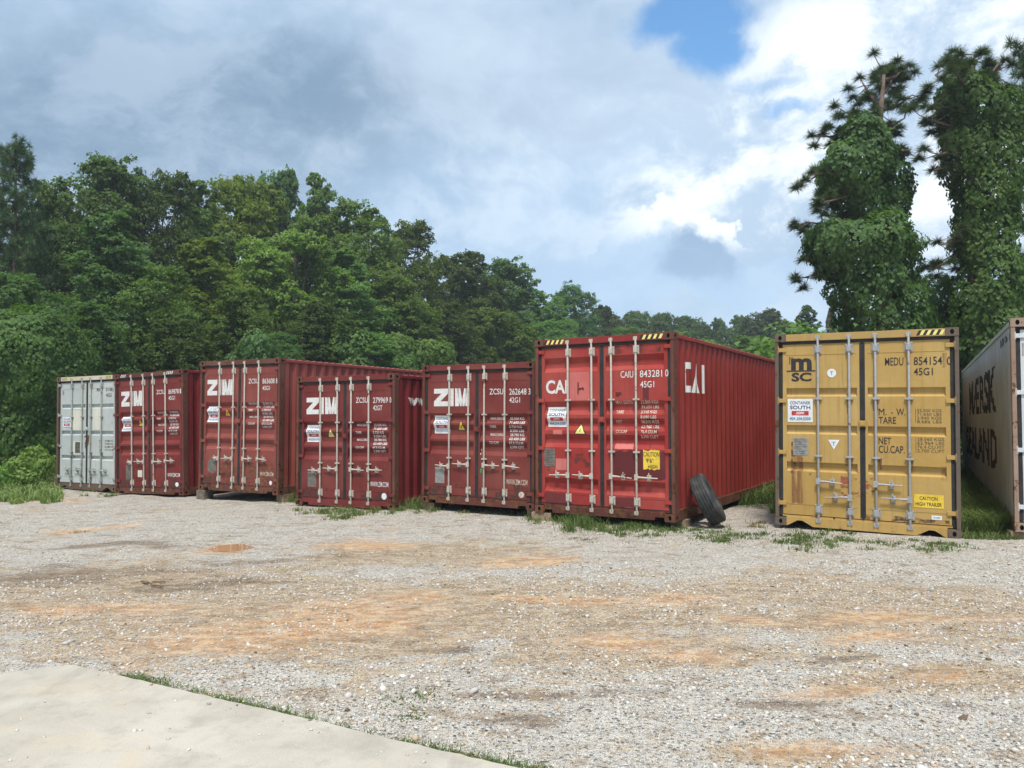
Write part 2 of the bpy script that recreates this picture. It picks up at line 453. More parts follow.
base = T.mix(T.mr(T.add(wl, T.mul(T.math('SUBTRACT', nf, 0.5), 0.9)), 0.3, 0.7), base, wcol)
T.link(base, b.inputs['Base Color'])
b.inputs['Roughness'].default_value = 0.92
b.inputs['Specular IOR Level'].default_value = 0.2
hh = T.add(T.mul(T.mul(s1m, T.mr(v1.outputs['Distance'], 0.5, 0.0)), T.mr(clm, 0, 1, 1.0, 0.3)), T.add(T.mul(T.mul(s2m, 0.5), T.mr(clm, 0, 1, 1.0, 0.4)), T.mul(nff, 0.5)))
bn = T.n('ShaderNodeBump', {'Height': hh, 'Strength': 0.9, 'Distance': 0.016})
bn2 = T.n('ShaderNodeBump', {'Height': T.add(nf, T.mul(m2, 0.8)), 'Strength': 0.8, 'Distance': 0.10, 'Normal': bn.outputs[0]})
T.link(bn2.outputs[0], b.inputs['Normal'])
ground = link_mesh('ground', np_mesh('ground', np.stack([Xf, Yf, Zf], 1), F, gm, True, {'clay': clay_a, 'mud': mud_a, 'wild': wild, 'tan': blobs(Xf, Yf, TAN)}))
tag(ground, kind='structure')

# puddles of muddy water
pm, T, b = new_mat('muddy_water')
P = T.n('ShaderNodeTexCoord').outputs['Object']
T.link(T.mix(T.noise(P, 3.0, 4), (0.34, 0.19, 0.085), (0.42, 0.26, 0.13)), b.inputs['Base Color'])
b.inputs['Roughness'].default_value = 0.06
for a, bb, ra, rb in PUD:
    mb = MB(); pts = []
    zc_ = H1(a, bb) - 0.012
    for k in range(48):
        an = k / 48 * 2 * math.pi
        rr = 1.15 * (1 + 0.16 * math.sin(3 * an + a) + 0.1 * math.sin(5 * an + 1))
        pts.append((a + math.cos(an) * ra * rr, bb + math.sin(an) * rb * rr, zc_))
    mb.poly(pts)
    tag(mb.build('puddle', pm), kind='structure')

# concrete slab: corner towards the yard, two long edges running away left and right
SZ = 0.035
c0 = at_ground(70, 664, SZ)[:2]; eL = at_ground(0, 673.5, SZ)[:2]; eR = at_ground(515, 767, SZ)[:2]
dL = (eL - c0) / np.linalg.norm(eL - c0); dR = (eR - c0) / np.linalg.norm(eR - c0)
SL = [c0 + dL * t for t in np.linspace(9, 0.05, 90)]; SRr = [c0 + dR * t for t in np.linspace(0.05, 9, 150)]
outline = []
for i, p in enumerate(SL):
    n = np.array([-dL[1], dL[0]]); outline.append(p + n * (0.006 * mnoise.noise((p[0] * 3, p[1] * 3, 1)) + 0.008 * mnoise.noise((p[0] * 15, p[1] * 15, 1))))
for t in np.linspace(0, 1, 7)[1:-1]:
    a_, c_ = SL[-1], SRr[0]
    outline.append((1 - t) ** 2 * a_ + 2 * t * (1 - t) * (c0 * 0.9 + (a_ + c_) / 2 * 0.1) + t * t * c_)
for p in SRr:
    n = np.array([-dR[1], dR[0]]); outline.append(p + n * (0.007 * mnoise.noise((p[0] * 2.5, p[1] * 2.5, 5)) + 0.012 * mnoise.noise((p[0] * 14, p[1] * 14, 5))))
sm, T, b = new_mat('concrete')
P = T.n('ShaderNodeTexCoord').outputs['Object']
n1 = T.noise(P, 0.9, 8, 0.62, 0.4); n2 = T.noise(P, 5.0, 8, 0.7); n3 = T.noise(P, 60.0, 4, 0.7)
cc = T.mix(T.mr(n1, 0.35, 0.65), (0.37, 0.335, 0.275), (0.475, 0.435, 0.365))
cc = T.mix(T.mul(T.mr(n2, 0.46, 0.70), 0.55), cc, (0.29, 0.265, 0.225))
cc = T.mix(T.mul(T.mr(T.noise(T.vmul(P, (0.5, 1.6, 1)), 1.3, 6, 0.6), 0.55, 0.72), 0.4), cc, (0.56, 0.45, 0.31))
cc = T.mix(T.mul(T.mr(n3, 0.55, 0.8), 0.3), cc, (0.25, 0.24, 0.22))
spk = T.n('ShaderNodeTexVoronoi', {'Vector': P, 'Scale': 5.0})
cc = T.mix(T.mul(T.mr(spk.outputs['Distance'], 0.05, 0.02), T.mr(n2, 0.5, 0.55)), cc, (0.12, 0.10, 0.085))
cc = T.mix(T.mul(T.mr(T.noise(P, 120.0, 3, 0.7), 0.52, 0.72), 0.35), cc, (0.20, 0.18, 0.155))
cc = T.mix(T.mul(T.mr(T.noise(P, 85.0, 3, 0.7), 0.54, 0.74), 0.35), cc, (0.62, 0.58, 0.51))
trk = T.noise(T.vmul(P, (3.2, 0.5, 1)), 1.4, 5, 0.6)
cc = T.mix(T.mul(T.mr(trk, 0.54, 0.70), 0.35), cc, (0.24, 0.215, 0.18))
cc = T.mix(T.mul(T.mr(T.noise(P, 2.3, 7, 0.68), 0.56, 0.70), 0.35), cc, (0.50, 0.38, 0.24))
T.link(cc, b.inputs['Base Color']); b.inputs['Roughness'].default_value = 0.85
bn = T.n('ShaderNodeBump', {'Height': T.add(n2, T.mul(n3, 0.5)), 'Strength': 0.35, 'Distance': 0.008}); T.link(bn.outputs[0], b.inputs['Normal'])
mb = MB()
back = [c0 + dR * 9 + np.array([-1, -12]), c0 + dL * 9 + np.array([0, -12])]
full = [tuple(p) for p in outline] + [tuple(p) for p in back]
mb.poly([(x, y, SZ) for x, y in full]); 
for i in range(len(full)):
    (xa, ya), (xb, yb) = full[i], full[(i + 1) % len(full)]
    mb.poly([(xa, ya, SZ), (xb, yb, SZ), (xb, yb, SZ - 0.15), (xa, ya, SZ - 0.15)])
slab = mb.build('pavement', sm, bevel=0)
tag(slab, kind='structure')
SLAB_N = np.array([-dR[1], dR[0]])
def on_slab(x, y, m=0.0):
    # inside both half planes
    nL = np.array([dL[1], -dL[0]])
    a = (x - c0[0]) * nL[0] + (y - c0[1]) * nL[1]
    bq = (x - c0[0]) * dR[1] * -1 + (y - c0[1]) * dR[0]
    return (a * np.sign(((c0 + np.array([0.3, -2])) - c0) @ nL) > -m) & (bq * np.sign(((c0 + np.array([0.3, -2])) - c0) @ np.array([-dR[1], dR[0]])) > -m)

# ------------------------------------------------------------------ loose stones lying on the yard
ico = bmesh.new(); bmesh.ops.create_icosphere(ico, subdivisions=1, radius=1)
IV = np.array([v.co[:] for v in ico.verts]); IF = np.array([[v.index for v in f.verts] for f in ico.faces]); ico.free()
def scatter_stones(n, y0, y1, s0, s1, power=1.6):
    y = y0 + (y1 - y0) * rng.random(n) ** power
    x = (rng.random(n) * 2 - 1) * (0.70 * y + 0.6)
    c = blobs(x, y, CLAY, 1.2); m = blobs(x, y, MUD, 1.2)
    nv = np.array([mnoise.noise((a * 0.9, b_ * 0.9, 3.0)) for a, b_ in zip(x, y)])
    keep = rng.random(n) > np.clip(1.05 * c + 0.5 * m - nv * 1.3 + 0.18, 0, 0.97)
    keep &= ~on_slab(x, y, 0.0) | (rng.random(n) < 0.010) | (~on_slab(x, y, -0.16) & (rng.random(n) < 0.16))
    x, y = x[keep], y[keep]; n = len(x)
    z = hgt(x, y)
    z = np.where(on_slab(x, y), SZ, z)
    s = (s0 + (s1 - s0) * rng.random(n) ** 2.8) * np.where(rng.random(n) < 0.012, 1.9, 1.0)
    sc = np.stack([s * rng.uniform(0.8, 1.35, n), s * rng.uniform(0.7, 1.1, n), s * rng.uniform(0.45, 0.8, n)], 1)
    an = rng.random(n) * 6.283; ca, sa = np.cos(an), np.sin(an)
    V = IV[None] * (1 + 0.62 * (rng.random((n, len(IV), 1)) - 0.5)) * sc[:, None, :]
    tl = (rng.random(n) - 0.5) * 0.9
    V2 = V.copy(); V2[:, :, 2] = V[:, :, 2] + V[:, :, 0] * tl[:, None]
    V = np.stack([V2[:, :, 0] * ca[:, None] - V2[:, :, 1] * sa[:, None], V2[:, :, 0] * sa[:, None] + V2[:, :, 1] * ca[:, None], V2[:, :, 2]], 2)
    V += np.stack([x, y, z + s * 0.22], 1)[:, None, :]
    Fm = IF[None] + (np.arange(n) * len(IV))[:, None, None]
    return V.reshape(-1, 3), Fm.reshape(-1, 3)
stm, T, b = new_mat('stone')
g = T.n('ShaderNodeNewGeometry').outputs['Random Per Island']
P = T.n('ShaderNodeTexCoord').outputs['Object']
wn = T.n('ShaderNodeTexWhiteNoise', {'W': T.mul(g, 913.0)}, noise_dimensions='1D').outputs['Value']
sc_ = T.mix(g, (0.40, 0.38, 0.35), (0.64, 0.615, 0.57)); sc_ = T.mix(T.mr(wn, 0.70, 0.92), sc_, (0.45, 0.345, 0.235)); sc_ = T.mix(T.mr(wn, 0.12, 0.03), sc_, (0.19, 0.185, 0.18))
sc_ = T.mix(T.mr(wn, 0.955, 0.965), sc_, (0.13, 0.085, 0.055))
sc_ = T.mix(T.mul(T.mr(T.noise(P, 70, 4, 0.6), 0.45, 0.7), 0.45), sc_, (0.40, 0.33, 0.25))
T.link(sc_, b.inputs['Base Color']); b.inputs['Roughness'].default_value = 0.9
Va, Fa = scatter_stones(42000, 2.9, 9.0, 0.004, 0.0165, 1.5)
Vb, Fb = scatter_stones(26000, 6.0, 16.0, 0.005, 0.014, 1.2)
Vs = np.concatenate([Va, Vb]); Fs = np.concatenate([Fa, Fb + len(Va)])
st = link_mesh('gravel', np_mesh('gravel', Vs, Fs, stm))
tag(st, 'loose grey and tan crushed stone spread over the yard', 'gravel', kind='stuff')

# ------------------------------------------------------------------ writing
_tc = {}
def text_tris(body, weight=0.0, shear=0.0):
    """triangles of a line of lettering, normalised to a 0..1 x 0..1 box"""
    key = (body, weight, shear)
    if key in _tc: return _tc[key]
    cu = bpy.data.curves.new('lettering', 'FONT'); cu.body = body; cu.offset = weight; cu.shear = shear; cu.resolution_u = 3
    ob = bpy.data.objects.new('lettering', cu); COL.objects.link(ob)
    dg = bpy.context.evaluated_depsgraph_get(); dg.update()
    me = ob.evaluated_get(dg).to_mesh(); me.calc_loop_triangles()
    co = [(v.co.x, v.co.y) for v in me.vertices]
    tr = [[co[i] for i in t.vertices] for t in me.loop_triangles]
    ob.evaluated_get(dg).to_mesh_clear()
    bpy.data.objects.remove(ob); bpy.data.curves.remove(cu)
    xs = [p[0] for t in tr for p in t]; ys = [p[1] for t in tr for p in t]
    x0, x1, y0, y1 = min(xs), max(xs), min(ys), max(ys)
    r = [[((p[0] - x0) / max(1e-6, x1 - x0), (p[1] - y0) / max(1e-6, y1 - y0)) for p in t] for t in tr]
    _tc[key] = r
    return r

def in_box(tris, x0, x1, z0, z1):
    return [[(x0 + p[0] * (x1 - x0), z0 + p[1] * (z1 - z0)) for p in t] for t in tris]

def split_poly(poly, axis, c):
    out = []
    for sgn in (1, -1):
        res = []
        n = len(poly)
        for i in range(n):
            a, b_ = poly[i], poly[(i + 1) % n]
            da, db = sgn * (a[axis] - c), sgn * (b_[axis] - c)
            if da >= 0: res.append(a)
            if da * db < 0:
                t = da / (da - db)
                res.append((a[0] + (b_[0] - a[0]) * t, a[1] + (b_[1] - a[1]) * t))
        if len(res) >= 3: out.append(res)
    return out

def split_all(polys, axis, cuts):
    for c in cuts:
        nxt = []
        for p in polys:
            vals = [q[axis] for q in p]
            if min(vals) < c - 1e-6 < max(vals) - 1e-6: nxt += split_poly(p, axis, c)
            else: nxt.append(p)
        polys = nxt
    return polys

def rect(x0, x1, z0, z1): return [[(x0, z0), (x1, z0), (x1, z1), (x0, z1)]]
def ellipse(x0, x1, z0, z1, n=24):
    return [[((x0 + x1) / 2 + (x1 - x0) / 2 * math.cos(2 * math.pi * k / n), (z0 + z1) / 2 + (z1 - z0) / 2 * math.sin(2 * math.pi * k / n)) for k in range(n)]]

# heavy slab letters of the shipping line, drawn by hand in a 1 x 1 box
def zim_polys(x0, x1, z0, z1):
    L = []
    Z = [(0, 1), (0.40, 1), (0.40, 0.72), (0.20, 0.28), (0.40, 0.28), (0.40, 0), (0, 0), (0, 0.26), (0.20, 0.72), (0, 0.72)]
    L += [[(0, 1), (0.40, 1), (0.40, 0.72), (0, 0.72)], [(0, 0.28), (0.40, 0.28), (0.40, 0), (0, 0)], [(0.215, 0.72), (0.40, 0.72), (0.185, 0.28), (0, 0.28)]]
    L += [[(0.45, 0), (0.56, 0), (0.56, 1), (0.45, 1)]]
    L += [[(0.60, 0), (0.71, 0), (0.71, 1), (0.60, 1)], [(0.89, 0), (1, 0), (1, 1), (0.89, 1)], [(0.64, 1), (0.745, 1), (0.83, 0.0), (0.74, 0.0)], [(0.855, 1), (0.96, 1), (0.86, 0.0), (0.77, 0.0)]]
    return [[(x0 + p[0] * (x1 - x0), z0 + p[1] * (z1 - z0)) for p in q] for q in L]

# ------------------------------------------------------------------ shipping containers
CW, CL = 2.438, 12.192
HWX = CW / 2
YP = 0.045                                    # face of the door leaf

def bloom_mat(name, c1, c2, lo, hi, stretch=(1, 1, 1), scale=7.0):
    m, T, b = new_mat(name)
    P = T.n('ShaderNodeTexCoord').outputs['Object']
    n = T.noise(T.vmul(P, stretch), scale, 8, 0.66); n2 = T.noise(P, 22.0, 4, 0.6)
    T.link(T.mix(T.mr(n2, 0.35, 0.65), c1, c2), b.inputs['Base Color']); b.inputs['Roughness'].default_value = 0.85
    T.link(T.mr(n, lo, hi), b.inputs['Alpha'])
    return m
M_white = bloom_mat('white_lettering', (0.62, 0.61, 0.58), (0.72, 0.71, 0.69), 0.30, 0.38, scale=9.0)
M_fadeblk = bloom_mat('faded_black_lettering', (0.016, 0.017, 0.019), (0.045, 0.046, 0.046), 0.30, 0.42, (1, 1, 0.6), 3.0)
M_gasket_shade = simple_mat('rubber_and_socket_shade', (0.022, 0.020, 0.020), 0.75, var=0.5, scale=5)
M_black = simple_mat('black_lettering', (0.018, 0.018, 0.02), 0.6, var=0.3)
M_yellow = simple_mat('yellow_sticker', (0.75, 0.52, 0.05), 0.5, var=0.14)
M_paley = simple_mat('pale_yellow_sticker', (0.78, 0.68, 0.22), 0.5, var=0.1)
M_navy = simple_mat('navy_print', (0.03, 0.06, 0.16), 0.5)
M_redp = simple_mat('red_print', (0.50, 0.035, 0.035), 0.5)
M_lblue = simple_mat('blue_print', (0.07, 0.22, 0.36), 0.5)
M_stick = simple_mat('white_sticker', (0.74, 0.75, 0.76), 0.45, var=0.08)
M_plate = simple_mat('data_plate', (0.20, 0.185, 0.155), 0.5, 0.5, var=0.3, scale=20)
M_floor = simple_mat('underside', (0.035, 0.03, 0.027), 0.9)
M_green = simple_mat('green_seal', (0.03, 0.3, 0.08), 0.5)

def hw_mat(name, col, rust):
    m, T, b = new_mat(name)
    P = T.n('ShaderNodeTexCoord').outputs['Object']
    rn = T.n('ShaderNodeObjectInfo').outputs['Random']
    P = T.vadd(P, T.n('ShaderNodeCombineXYZ', {0: T.mul(rn, 9.0), 1: 0.0, 2: T.mul(rn, 5.0)}).outputs[0])
    n = T.noise(P, 5.5, 6, 0.65); n2 = T.noise(P, 28, 4, 0.6)
    c = T.mix(T.mr(n2, 0.3, 0.7), tuple(k * 0.78 for k in col), col)
    c = T.mix(T.mr(n, 0.70 - rust, 0.78 - rust), c, (0.14, 0.065, 0.03))
    T.link(c, b.inputs['Base Color']); b.inputs['Roughness'].default_value = 0.55; b.inputs['Metallic'].default_value = 0.15
    return m

def corrugation(l0, l1, pitch=0.278, depth=0.036):
    """break points (position, depth) of the trapezoid side sheet"""
    n = int((l1 - l0 - 0.10) / pitch)
    s = l0 + ((l1 - l0) - n * pitch) / 2
    br = [(l0, 0.0)]
    for i in range(n):
        a = s + i * pitch
        br += [(a + 0.034, 0.0), (a + 0.102, depth), (a + 0.174, depth), (a + 0.242, 0.0)]
    br.append((l1, 0.0))
    return br
SIDE_BR = corrugation(0.165, CL - 0.165)
def side_d(l):
    xs = [b[0] for b in SIDE_BR]; ds = [b[1] for b in SIDE_BR]
    return float(np.interp(l, xs, ds))

def casting(mb, x0, x1, y0, y1, z0, z1, faces, mi=0):
    """corner casting: block with an oval socket in each listed face"""
    ax = dict(x0=(0, x0), x1=(0, x1), y0=(1, y0), y1=(1, y1), z0=(2, z0), z1=(2, z1))
    lim = [(x0, x1), (y0, y1), (z0, z1)]
    for k, (a, c) in ax.items():
        o = [i for i in range(3) if i != a]
        (p0, p1), (q0, q1) = lim[o[0]], lim[o[1]]
        def P(p, q, cc=c):
            r = [0, 0, 0]; r[a] = cc; r[o[0]] = p; r[o[1]] = q; return tuple(r)
        if k not in faces:
            mb.poly([P(p0, q0), P(p1, q0), P(p1, q1), P(p0, q1)], mi); continue
        pm_, qm = (p0 + p1) / 2, (q0 + q1) / 2
        outer = [(p1, qm), (p1, q1), (pm_, q1), (p0, q1), (p0, qm), (p0, q0), (pm_, q0), (p1, q0)]
        rp, rq = (0.026, 0.038) if a == 1 else (0.038, 0.03)
        if a == 0: rp, rq = 0.04, 0.028
        inner = [(pm_ + rp * math.cos(math.pi / 4 * i), qm + rq * math.sin(math.pi / 4 * i)) for i in range(8)]
        sgn = 1 if k.endswith('0') else -1
        for i in range(8):
            j = (i + 1) % 8
            mb.poly([P(*outer[i]), P(*outer[j]), P(*inner[j]), P(*inner[i])], mi)
            mb.poly([P(*inner[i]), P(*inner[j]), P(*inner[j], c + sgn * 0.045), P(*inner[i], c + sgn * 0.045)], 1)  # socket lining coloured near-black, standing in for the shade inside the hollow
        mb.poly([P(*q_, c + sgn * 0.045) for q_ in inner], 1)

def build_container(spec):
    H = spec['H']
    x, y, z, yaw, lean, tilt = spec['pose']
    root = empty('shipping_container', spec['label'], 'container', (x, y, z + EYE), 'shipping containers in the row')
    root.rotation_mode = 'QUATERNION'
    mat = Matrix.Rotation(R_(yaw), 3, 'Z') @ Matrix.Rotation(R_(tilt), 3, 'X') @ Matrix.Rotation(R_(lean), 3, 'Y')
    root.rotation_quaternion = mat.to_quaternion()
    MP, MF, MS, MH = spec['paint'], spec['frame'], spec['side'], spec['hw']
    rd = random.Random(spec['seed'])
    # ---- frame
    for sx in (-1, 1):
        for fr in (0, 1):
            mb = MB()
            if fr == 0:
                xa, xb = sorted((sx * HWX * 0.9985, sx * (HWX - 0.056)))
                mb.box(xa, xb, 0.006, 0.155, 0.118, H - 0.118)
                xa, xb = sorted((sx * (HWX - 0.0565), sx * (HWX - 0.105)))
                mb.box(xa, xb, 0.095, 0.15, 0.118, H - 0.118)
            else:
                xa, xb = sorted((sx * HWX * 0.9985, sx * (HWX - 0.11)))
                mb.box(xa, xb, CL - 0.155, CL - 0.006, 0.118, H - 0.118)
            mb.build('corner_post', MF, root, bevel=0.008)
            for top in (0, 1):
                mb = MB()
                xa, xb = sorted((sx * HWX, sx * (HWX - 0.162)))
                ya, yb = (0.0, 0.178) if fr == 0 else (CL - 0.178, CL)
                za, zb = (H - 0.118, H) if top else (0.0, 0.118)
                casting(mb, xa, xb, ya, yb, za, zb, ('x1' if sx > 0 else 'x0', 'y0' if fr == 0 else 'y1', 'z1' if top else 'z0'))
                mb.build('corner_casting', [MF, M_gasket_shade], root)
        # rails
        xa, xb = sorted((sx * (HWX - 0.004), sx * (HWX - 0.064)))
        mb = MB(); mb.box(xa, xb, 0.178, CL - 0.178, H - 0.085, H - 0.025); mb.build('top_side_rail', MS, root, bevel=0.006)
        xa, xb = sorted((sx * (HWX - 0.006), sx * (HWX - 0.05)))
        mb = MB(); mb.box(xa, xb, 0.178, CL - 0.178, 0.012, 0.165)
        xa, xb = sorted((sx * (HWX - 0.006), sx * (HWX - 0.12))); mb.box(xa, xb, 0.178, CL - 0.178, 0.004, 0.0119)
        mb.build('bottom_side_rail', MF, root, bevel=0.004)
        # corrugated side sheet
        mb = MB()
        X = lambda d: sx * (HWX - 0.016 - d)
        for (la, da), (lb, db) in zip(SIDE_BR[:-1], SIDE_BR[1:]):
            mb.poly([(X(da), la, 0.16), (X(db), lb, 0.16), (X(db), lb, H - 0.075), (X(da), la, H - 0.075)])
        for zz in (0.16, H - 0.075): pass
        sw = mb.build('side_wall', MS, root, normals=False)
        if ('side_text', sx) in spec:
            mt = MB()
            for body, wgt, l0, l1, z0, z1, mi in spec[('side_text', sx)]:
                base = {'@C': [t for r_ in (rect(0, .34, 0, 1), rect(.341, 1, 0, .22), rect(.341, 1, .78, 1), rect(.80, 1, .62, .779)) for t in r_], '@I': rect(0, 1, 0, 1)}.get(body)
                tr = in_box(base or text_tris(body, wgt), 0, 1, z0, z1)
                if sx > 0: tr = [[(l0 + p[0] * (l1 - l0), p[1]) for p in t] for t in tr]
                else: tr = [[(l1 - p[0] * (l1 - l0), p[1]) for p in t] for t in tr]
                tr = split_all(tr, 0, [b_[0] for b_ in SIDE_BR])
                for t in tr: mt.poly([(sx * (HWX - 0.016 - side_d(p[0]) + 0.003), p[0], p[1]) for p in t], mi)
            mt.build('lettering', [M_white, M_fadeblk], sw, normals=False)
    # roof, front wall, floor
    mb = MB(); rb = corrugation(0.178, CL - 0.178, 0.209, 0.03)
    for (la, da), (lb, db) in zip(rb[:-1], rb[1:]):
        w = HWX - 0.02
        mb.poly([(-w, la, H - 0.004 - da), (w, la, H - 0.004 - da), (w, lb, H - 0.004 - db), (-w, lb, H - 0.004 - db)])
        for s in (-1, 1): mb.poly([(s * w, la, H - 0.004 - da), (s * w, lb, H - 0.004 - db), (s * w, lb, H - 0.06), (s * w, la, H - 0.06)])
    mb.build('roof', spec.get('roof', MS), root, normals=False)
    mb = MB(); fb = corrugation(-HWX + 0.1, HWX - 0.1, 0.25, 0.04)
    for (la, da), (lb, db) in zip(fb[:-1], fb[1:]):
        mb.poly([(la, CL - 0.03 - da, 0.1), (lb, CL - 0.03 - db, 0.1), (lb, CL - 0.03 - db, H - 0.06), (la, CL - 0.03 - da, H - 0.06)])
    mb.build('end_wall', MS, root, normals=False)
    mb = MB(); mb.box(-HWX + 0.07, HWX - 0.07, 0.14, CL - 0.1, 0.11, 0.16)
    for k in range(28):
        yy = 0.5 + k * 0.41; mb.box(-HWX + 0.06, HWX - 0.06, yy, yy + 0.05, 0.015, 0.1099)
    mb.build('floor', M_floor, root)
    # header and sill
    xi = HWX - 0.163
    mb = MB(); mb.box(-xi, xi, 0.010, 0.11, H - 0.112, H - 0.008); mb.box(-xi - 0.06, xi + 0.06, 0.06, 0.12, H - 0.155, H - 0.1125)
    mb.box(-xi, xi, 0.026, 0.0595, H - 0.150, H - 0.1125, 1); hd = mb.build('door_header', [spec.get('header', MF), M_gasket_shade], root, bevel=0.004)
    if spec.get('stripes'):
        for (xa, xb) in spec['stripes']:
            ms = MB()
            w = (xb - xa) / 8
            for k in range(8):
                mi = k % 2
                q = [(xa + k * w, H - 0.094), (xa + (k + 1) * w, H - 0.094), (xa + (k + 1) * w + 0.035, H - 0.024), (xa + k * w + 0.035, H - 0.024)]
                ms.poly([(p[0], 0.0075, p[1]) for p in q], mi)
            ms.build('hazard_stripes', [M_black, spec.get('stripe_mat', M_paley)], hd, normals=False)
    mb = MB()
    if spec.get('sill') == 'notch':
        def nt(s): return [(s * 1.04, 0.002), (s * 0.90, 0.085), (s * 0.83, 0.085), (s * 0.68, 0.002)]
        poly = [(-xi, 0.002)] + [p for p in nt(-1)] + nt(1)[::-1] + [(xi, 0.002), (xi, 0.132), (-xi, 0.132)]
    else:
        def nt(s): return [(s * 1.045, 0.012), (s * 1.04, 0.062), (s * 0.90, 0.062), (s * 0.885, 0.012)]
        poly = [(-xi, 0.012)] + nt(-1) + nt(1)[::-1] + [(xi, 0.012), (xi, 0.132), (-xi, 0.132)]
    # split into convex pieces between the notches
    mb.prism_xz(poly, 0.012, 0.10)
    mb.box(-xi - 0.06, xi + 0.06, 0.05, 0.12, 0.1325, 0.162)
    mb.build('door_sill', spec.get('sillmat', MF), root)
    # ---- doors
    zb, zt = 0.168, H - 0.158
    br = [(zb, 0.0)]
    for (g1, g0, s1, s0, dp) in sorted(spec['grooves'], key=lambda g: g[1]):
        br += [(g0, 0.0), (g0 + s0, dp), (g1 - s1, dp), (g1, 0.0)]
    br.append((zt, 0.0))
    bz = [b_[0] for b_ in br]; bd = [b_[1] for b_ in br]
    dfun = lambda zz: float(np.interp(zz, bz, bd))
    def surf(polys, off, xr=None):
        polys = split_all(polys, 1, bz)
        return [[(p[0], YP + dfun(p[1]) - off, p[1]) for p in q] for q in polys]
    for sx in (-1, 1):
        xo, xc = sx * (HWX - 0.112), sx * 0.016
        x0, x1 = min(xo, xc), max(xo, xc)
        xa, xb = x0 + 0.055, x1 - 0.055
        mb = MB()
        for (za, da), (zb_, db) in zip(br[:-1], br[1:]):
            mb.poly([(x0, YP, za), (xa, YP, za), (xa, YP, zb_), (x0, YP, zb_)])
            mb.poly([(xb, YP, za), (x1, YP, za), (x1, YP, zb_), (xb, YP, zb_)])
            mb.poly([(xa, YP + da, za), (xb, YP + da, za), (xb, YP + db, zb_), (xa, YP + db, zb_)])
        for (g1, g0, s1, s0, dp) in spec['grooves']:
            for xx in (xa, xb):
                mb.poly([(xx, YP, g0), (xx, YP + dp, g0 + s0), (xx, YP + dp, g1 - s1), (xx, YP, g1)])
        for (p, q) in (((x0, zb), (x1, zb)), ((x1, zb), (x1, zt)), ((x1, zt), (x0, zt)), ((x0, zt), (x0, zb))):
            mb.poly([(p[0], YP, p[1]), (q[0], YP, q[1]), (q[0], YP + 0.05, q[1]), (p[0], YP + 0.05, p[1])])
        # thin raised weld line of the leaf frame near top and bottom
        for zz in (zb + 0.16, zt - 0.16): mb.box(xa, xb, YP - 0.004, YP + 0.001, zz - 0.004, zz + 0.004)
        for rx in (0.60, 0.172):
            for t in spec.get('brackets', (0.36, 0.67)) + (0.93,):
                if rd.random() < 0.35: continue
                zz = H - t * H; w = rd.uniform(0.02, 0.06); ln = rd.uniform(0.10, 0.38); xr = sx * rx + rd.uniform(-0.03, 0.03)
                for q in surf(strips(xr - w, xr + w, max(zb + 0.005, zz - ln), zz - 0.01, 4, 0.03, rd.uniform(0, 90)), 0.0024): mb.poly(q, 1)
        for t in (0.12, 0.40, 0.66):
            if rd.random() < 0.4: continue
            zz = H - t * H; xr = sx * rd.uniform(0.95, 1.07); ln = rd.uniform(0.08, 0.3)
            for q in surf(strips(xr - 0.03, xr + 0.03, zz - ln, zz, 3, 0.03, rd.uniform(0, 90)), 0.0024): mb.poly(q, 1)
        dr = mb.build('door', [MP, M_runs], root)
        # gasket
        mb = MB(); g = 0.052
        mb.box(x0 - g, x0 - 0.001, YP + 0.006, YP + 0.04, zb - 0.03, zt + 0.03) if sx < 0 else mb.box(x1 + 0.001, x1 + g, YP + 0.006, YP + 0.04, zb - 0.03, zt + 0.03)
        if sx < 0: mb.box(x1 + 0.001, x1 + 0.0155, YP - 0.004, YP + 0.04, zb - 0.01, zt + 0.01)
        else: mb.box(x0 - 0.0155, x0 - 0.001, YP - 0.006, YP + 0.04, zb - 0.01, zt + 0.01)
        mb.box(x0, x1, 0.030, YP + 0.04, zt + 0.001, zt + 0.044)
        mb.box(x0, x1, YP + 0.004, YP + 0.04, zb - 0.012, zb - 0.001)
        # dark strip painted by the seal along the inner edge of the leaf
        mb.box((x1 - 0.02) if sx < 0 else x0, x1 if sx < 0 else (x0 + 0.02), YP - 0.003, YP - 0.0005, zb + 0.01, zt - 0.01)
        mb.build('gasket', M_gasket_shade, dr)
        # hinges
        for t in spec.get('hinges', (0.075, 0.345, 0.62, 0.895)):
            zz = H - t * H
            mb = MB()
            xa_, xb_ = sorted((sx * (HWX - 0.006), sx * (HWX - 0.165)))
            mb.box(xa_, xb_, 0.024, 0.0435, zz - 0.03, zz + 0.03)
            mb.tube([(sx * (HWX - 0.045), 0.022, zz - 0.055), (sx * (HWX - 0.045), 0.022, zz + 0.055)], 0.017, 8)
            mb.build('hinge', spec.get('hinge', MP), dr, bevel=0.003)
        # locking rods with cams, keepers, guide brackets
        for rx in (0.60, 0.172):
            xr = sx * rx + rd.uniform(-0.004, 0.004)
            mb = MB()
            mb.tube([(xr, 0.018, 0.085), (xr, 0.018, H - 0.065)], 0.0175, 12)
            for zz, s in ((0.095, 1), (H - 0.075, -1)):                 # cam and keeper
                mb.box(xr - 0.028, xr + 0.028, 0.004, 0.0115, zz - 0.03, zz + 0.035)
                mb.box(xr - 0.034, xr - 0.022, -0.008, 0.0035, zz - 0.02, zz + 0.03)
                mb.box(xr + 0.022, xr + 0.034, -0.008, 0.0035, zz - 0.02, zz + 0.03)
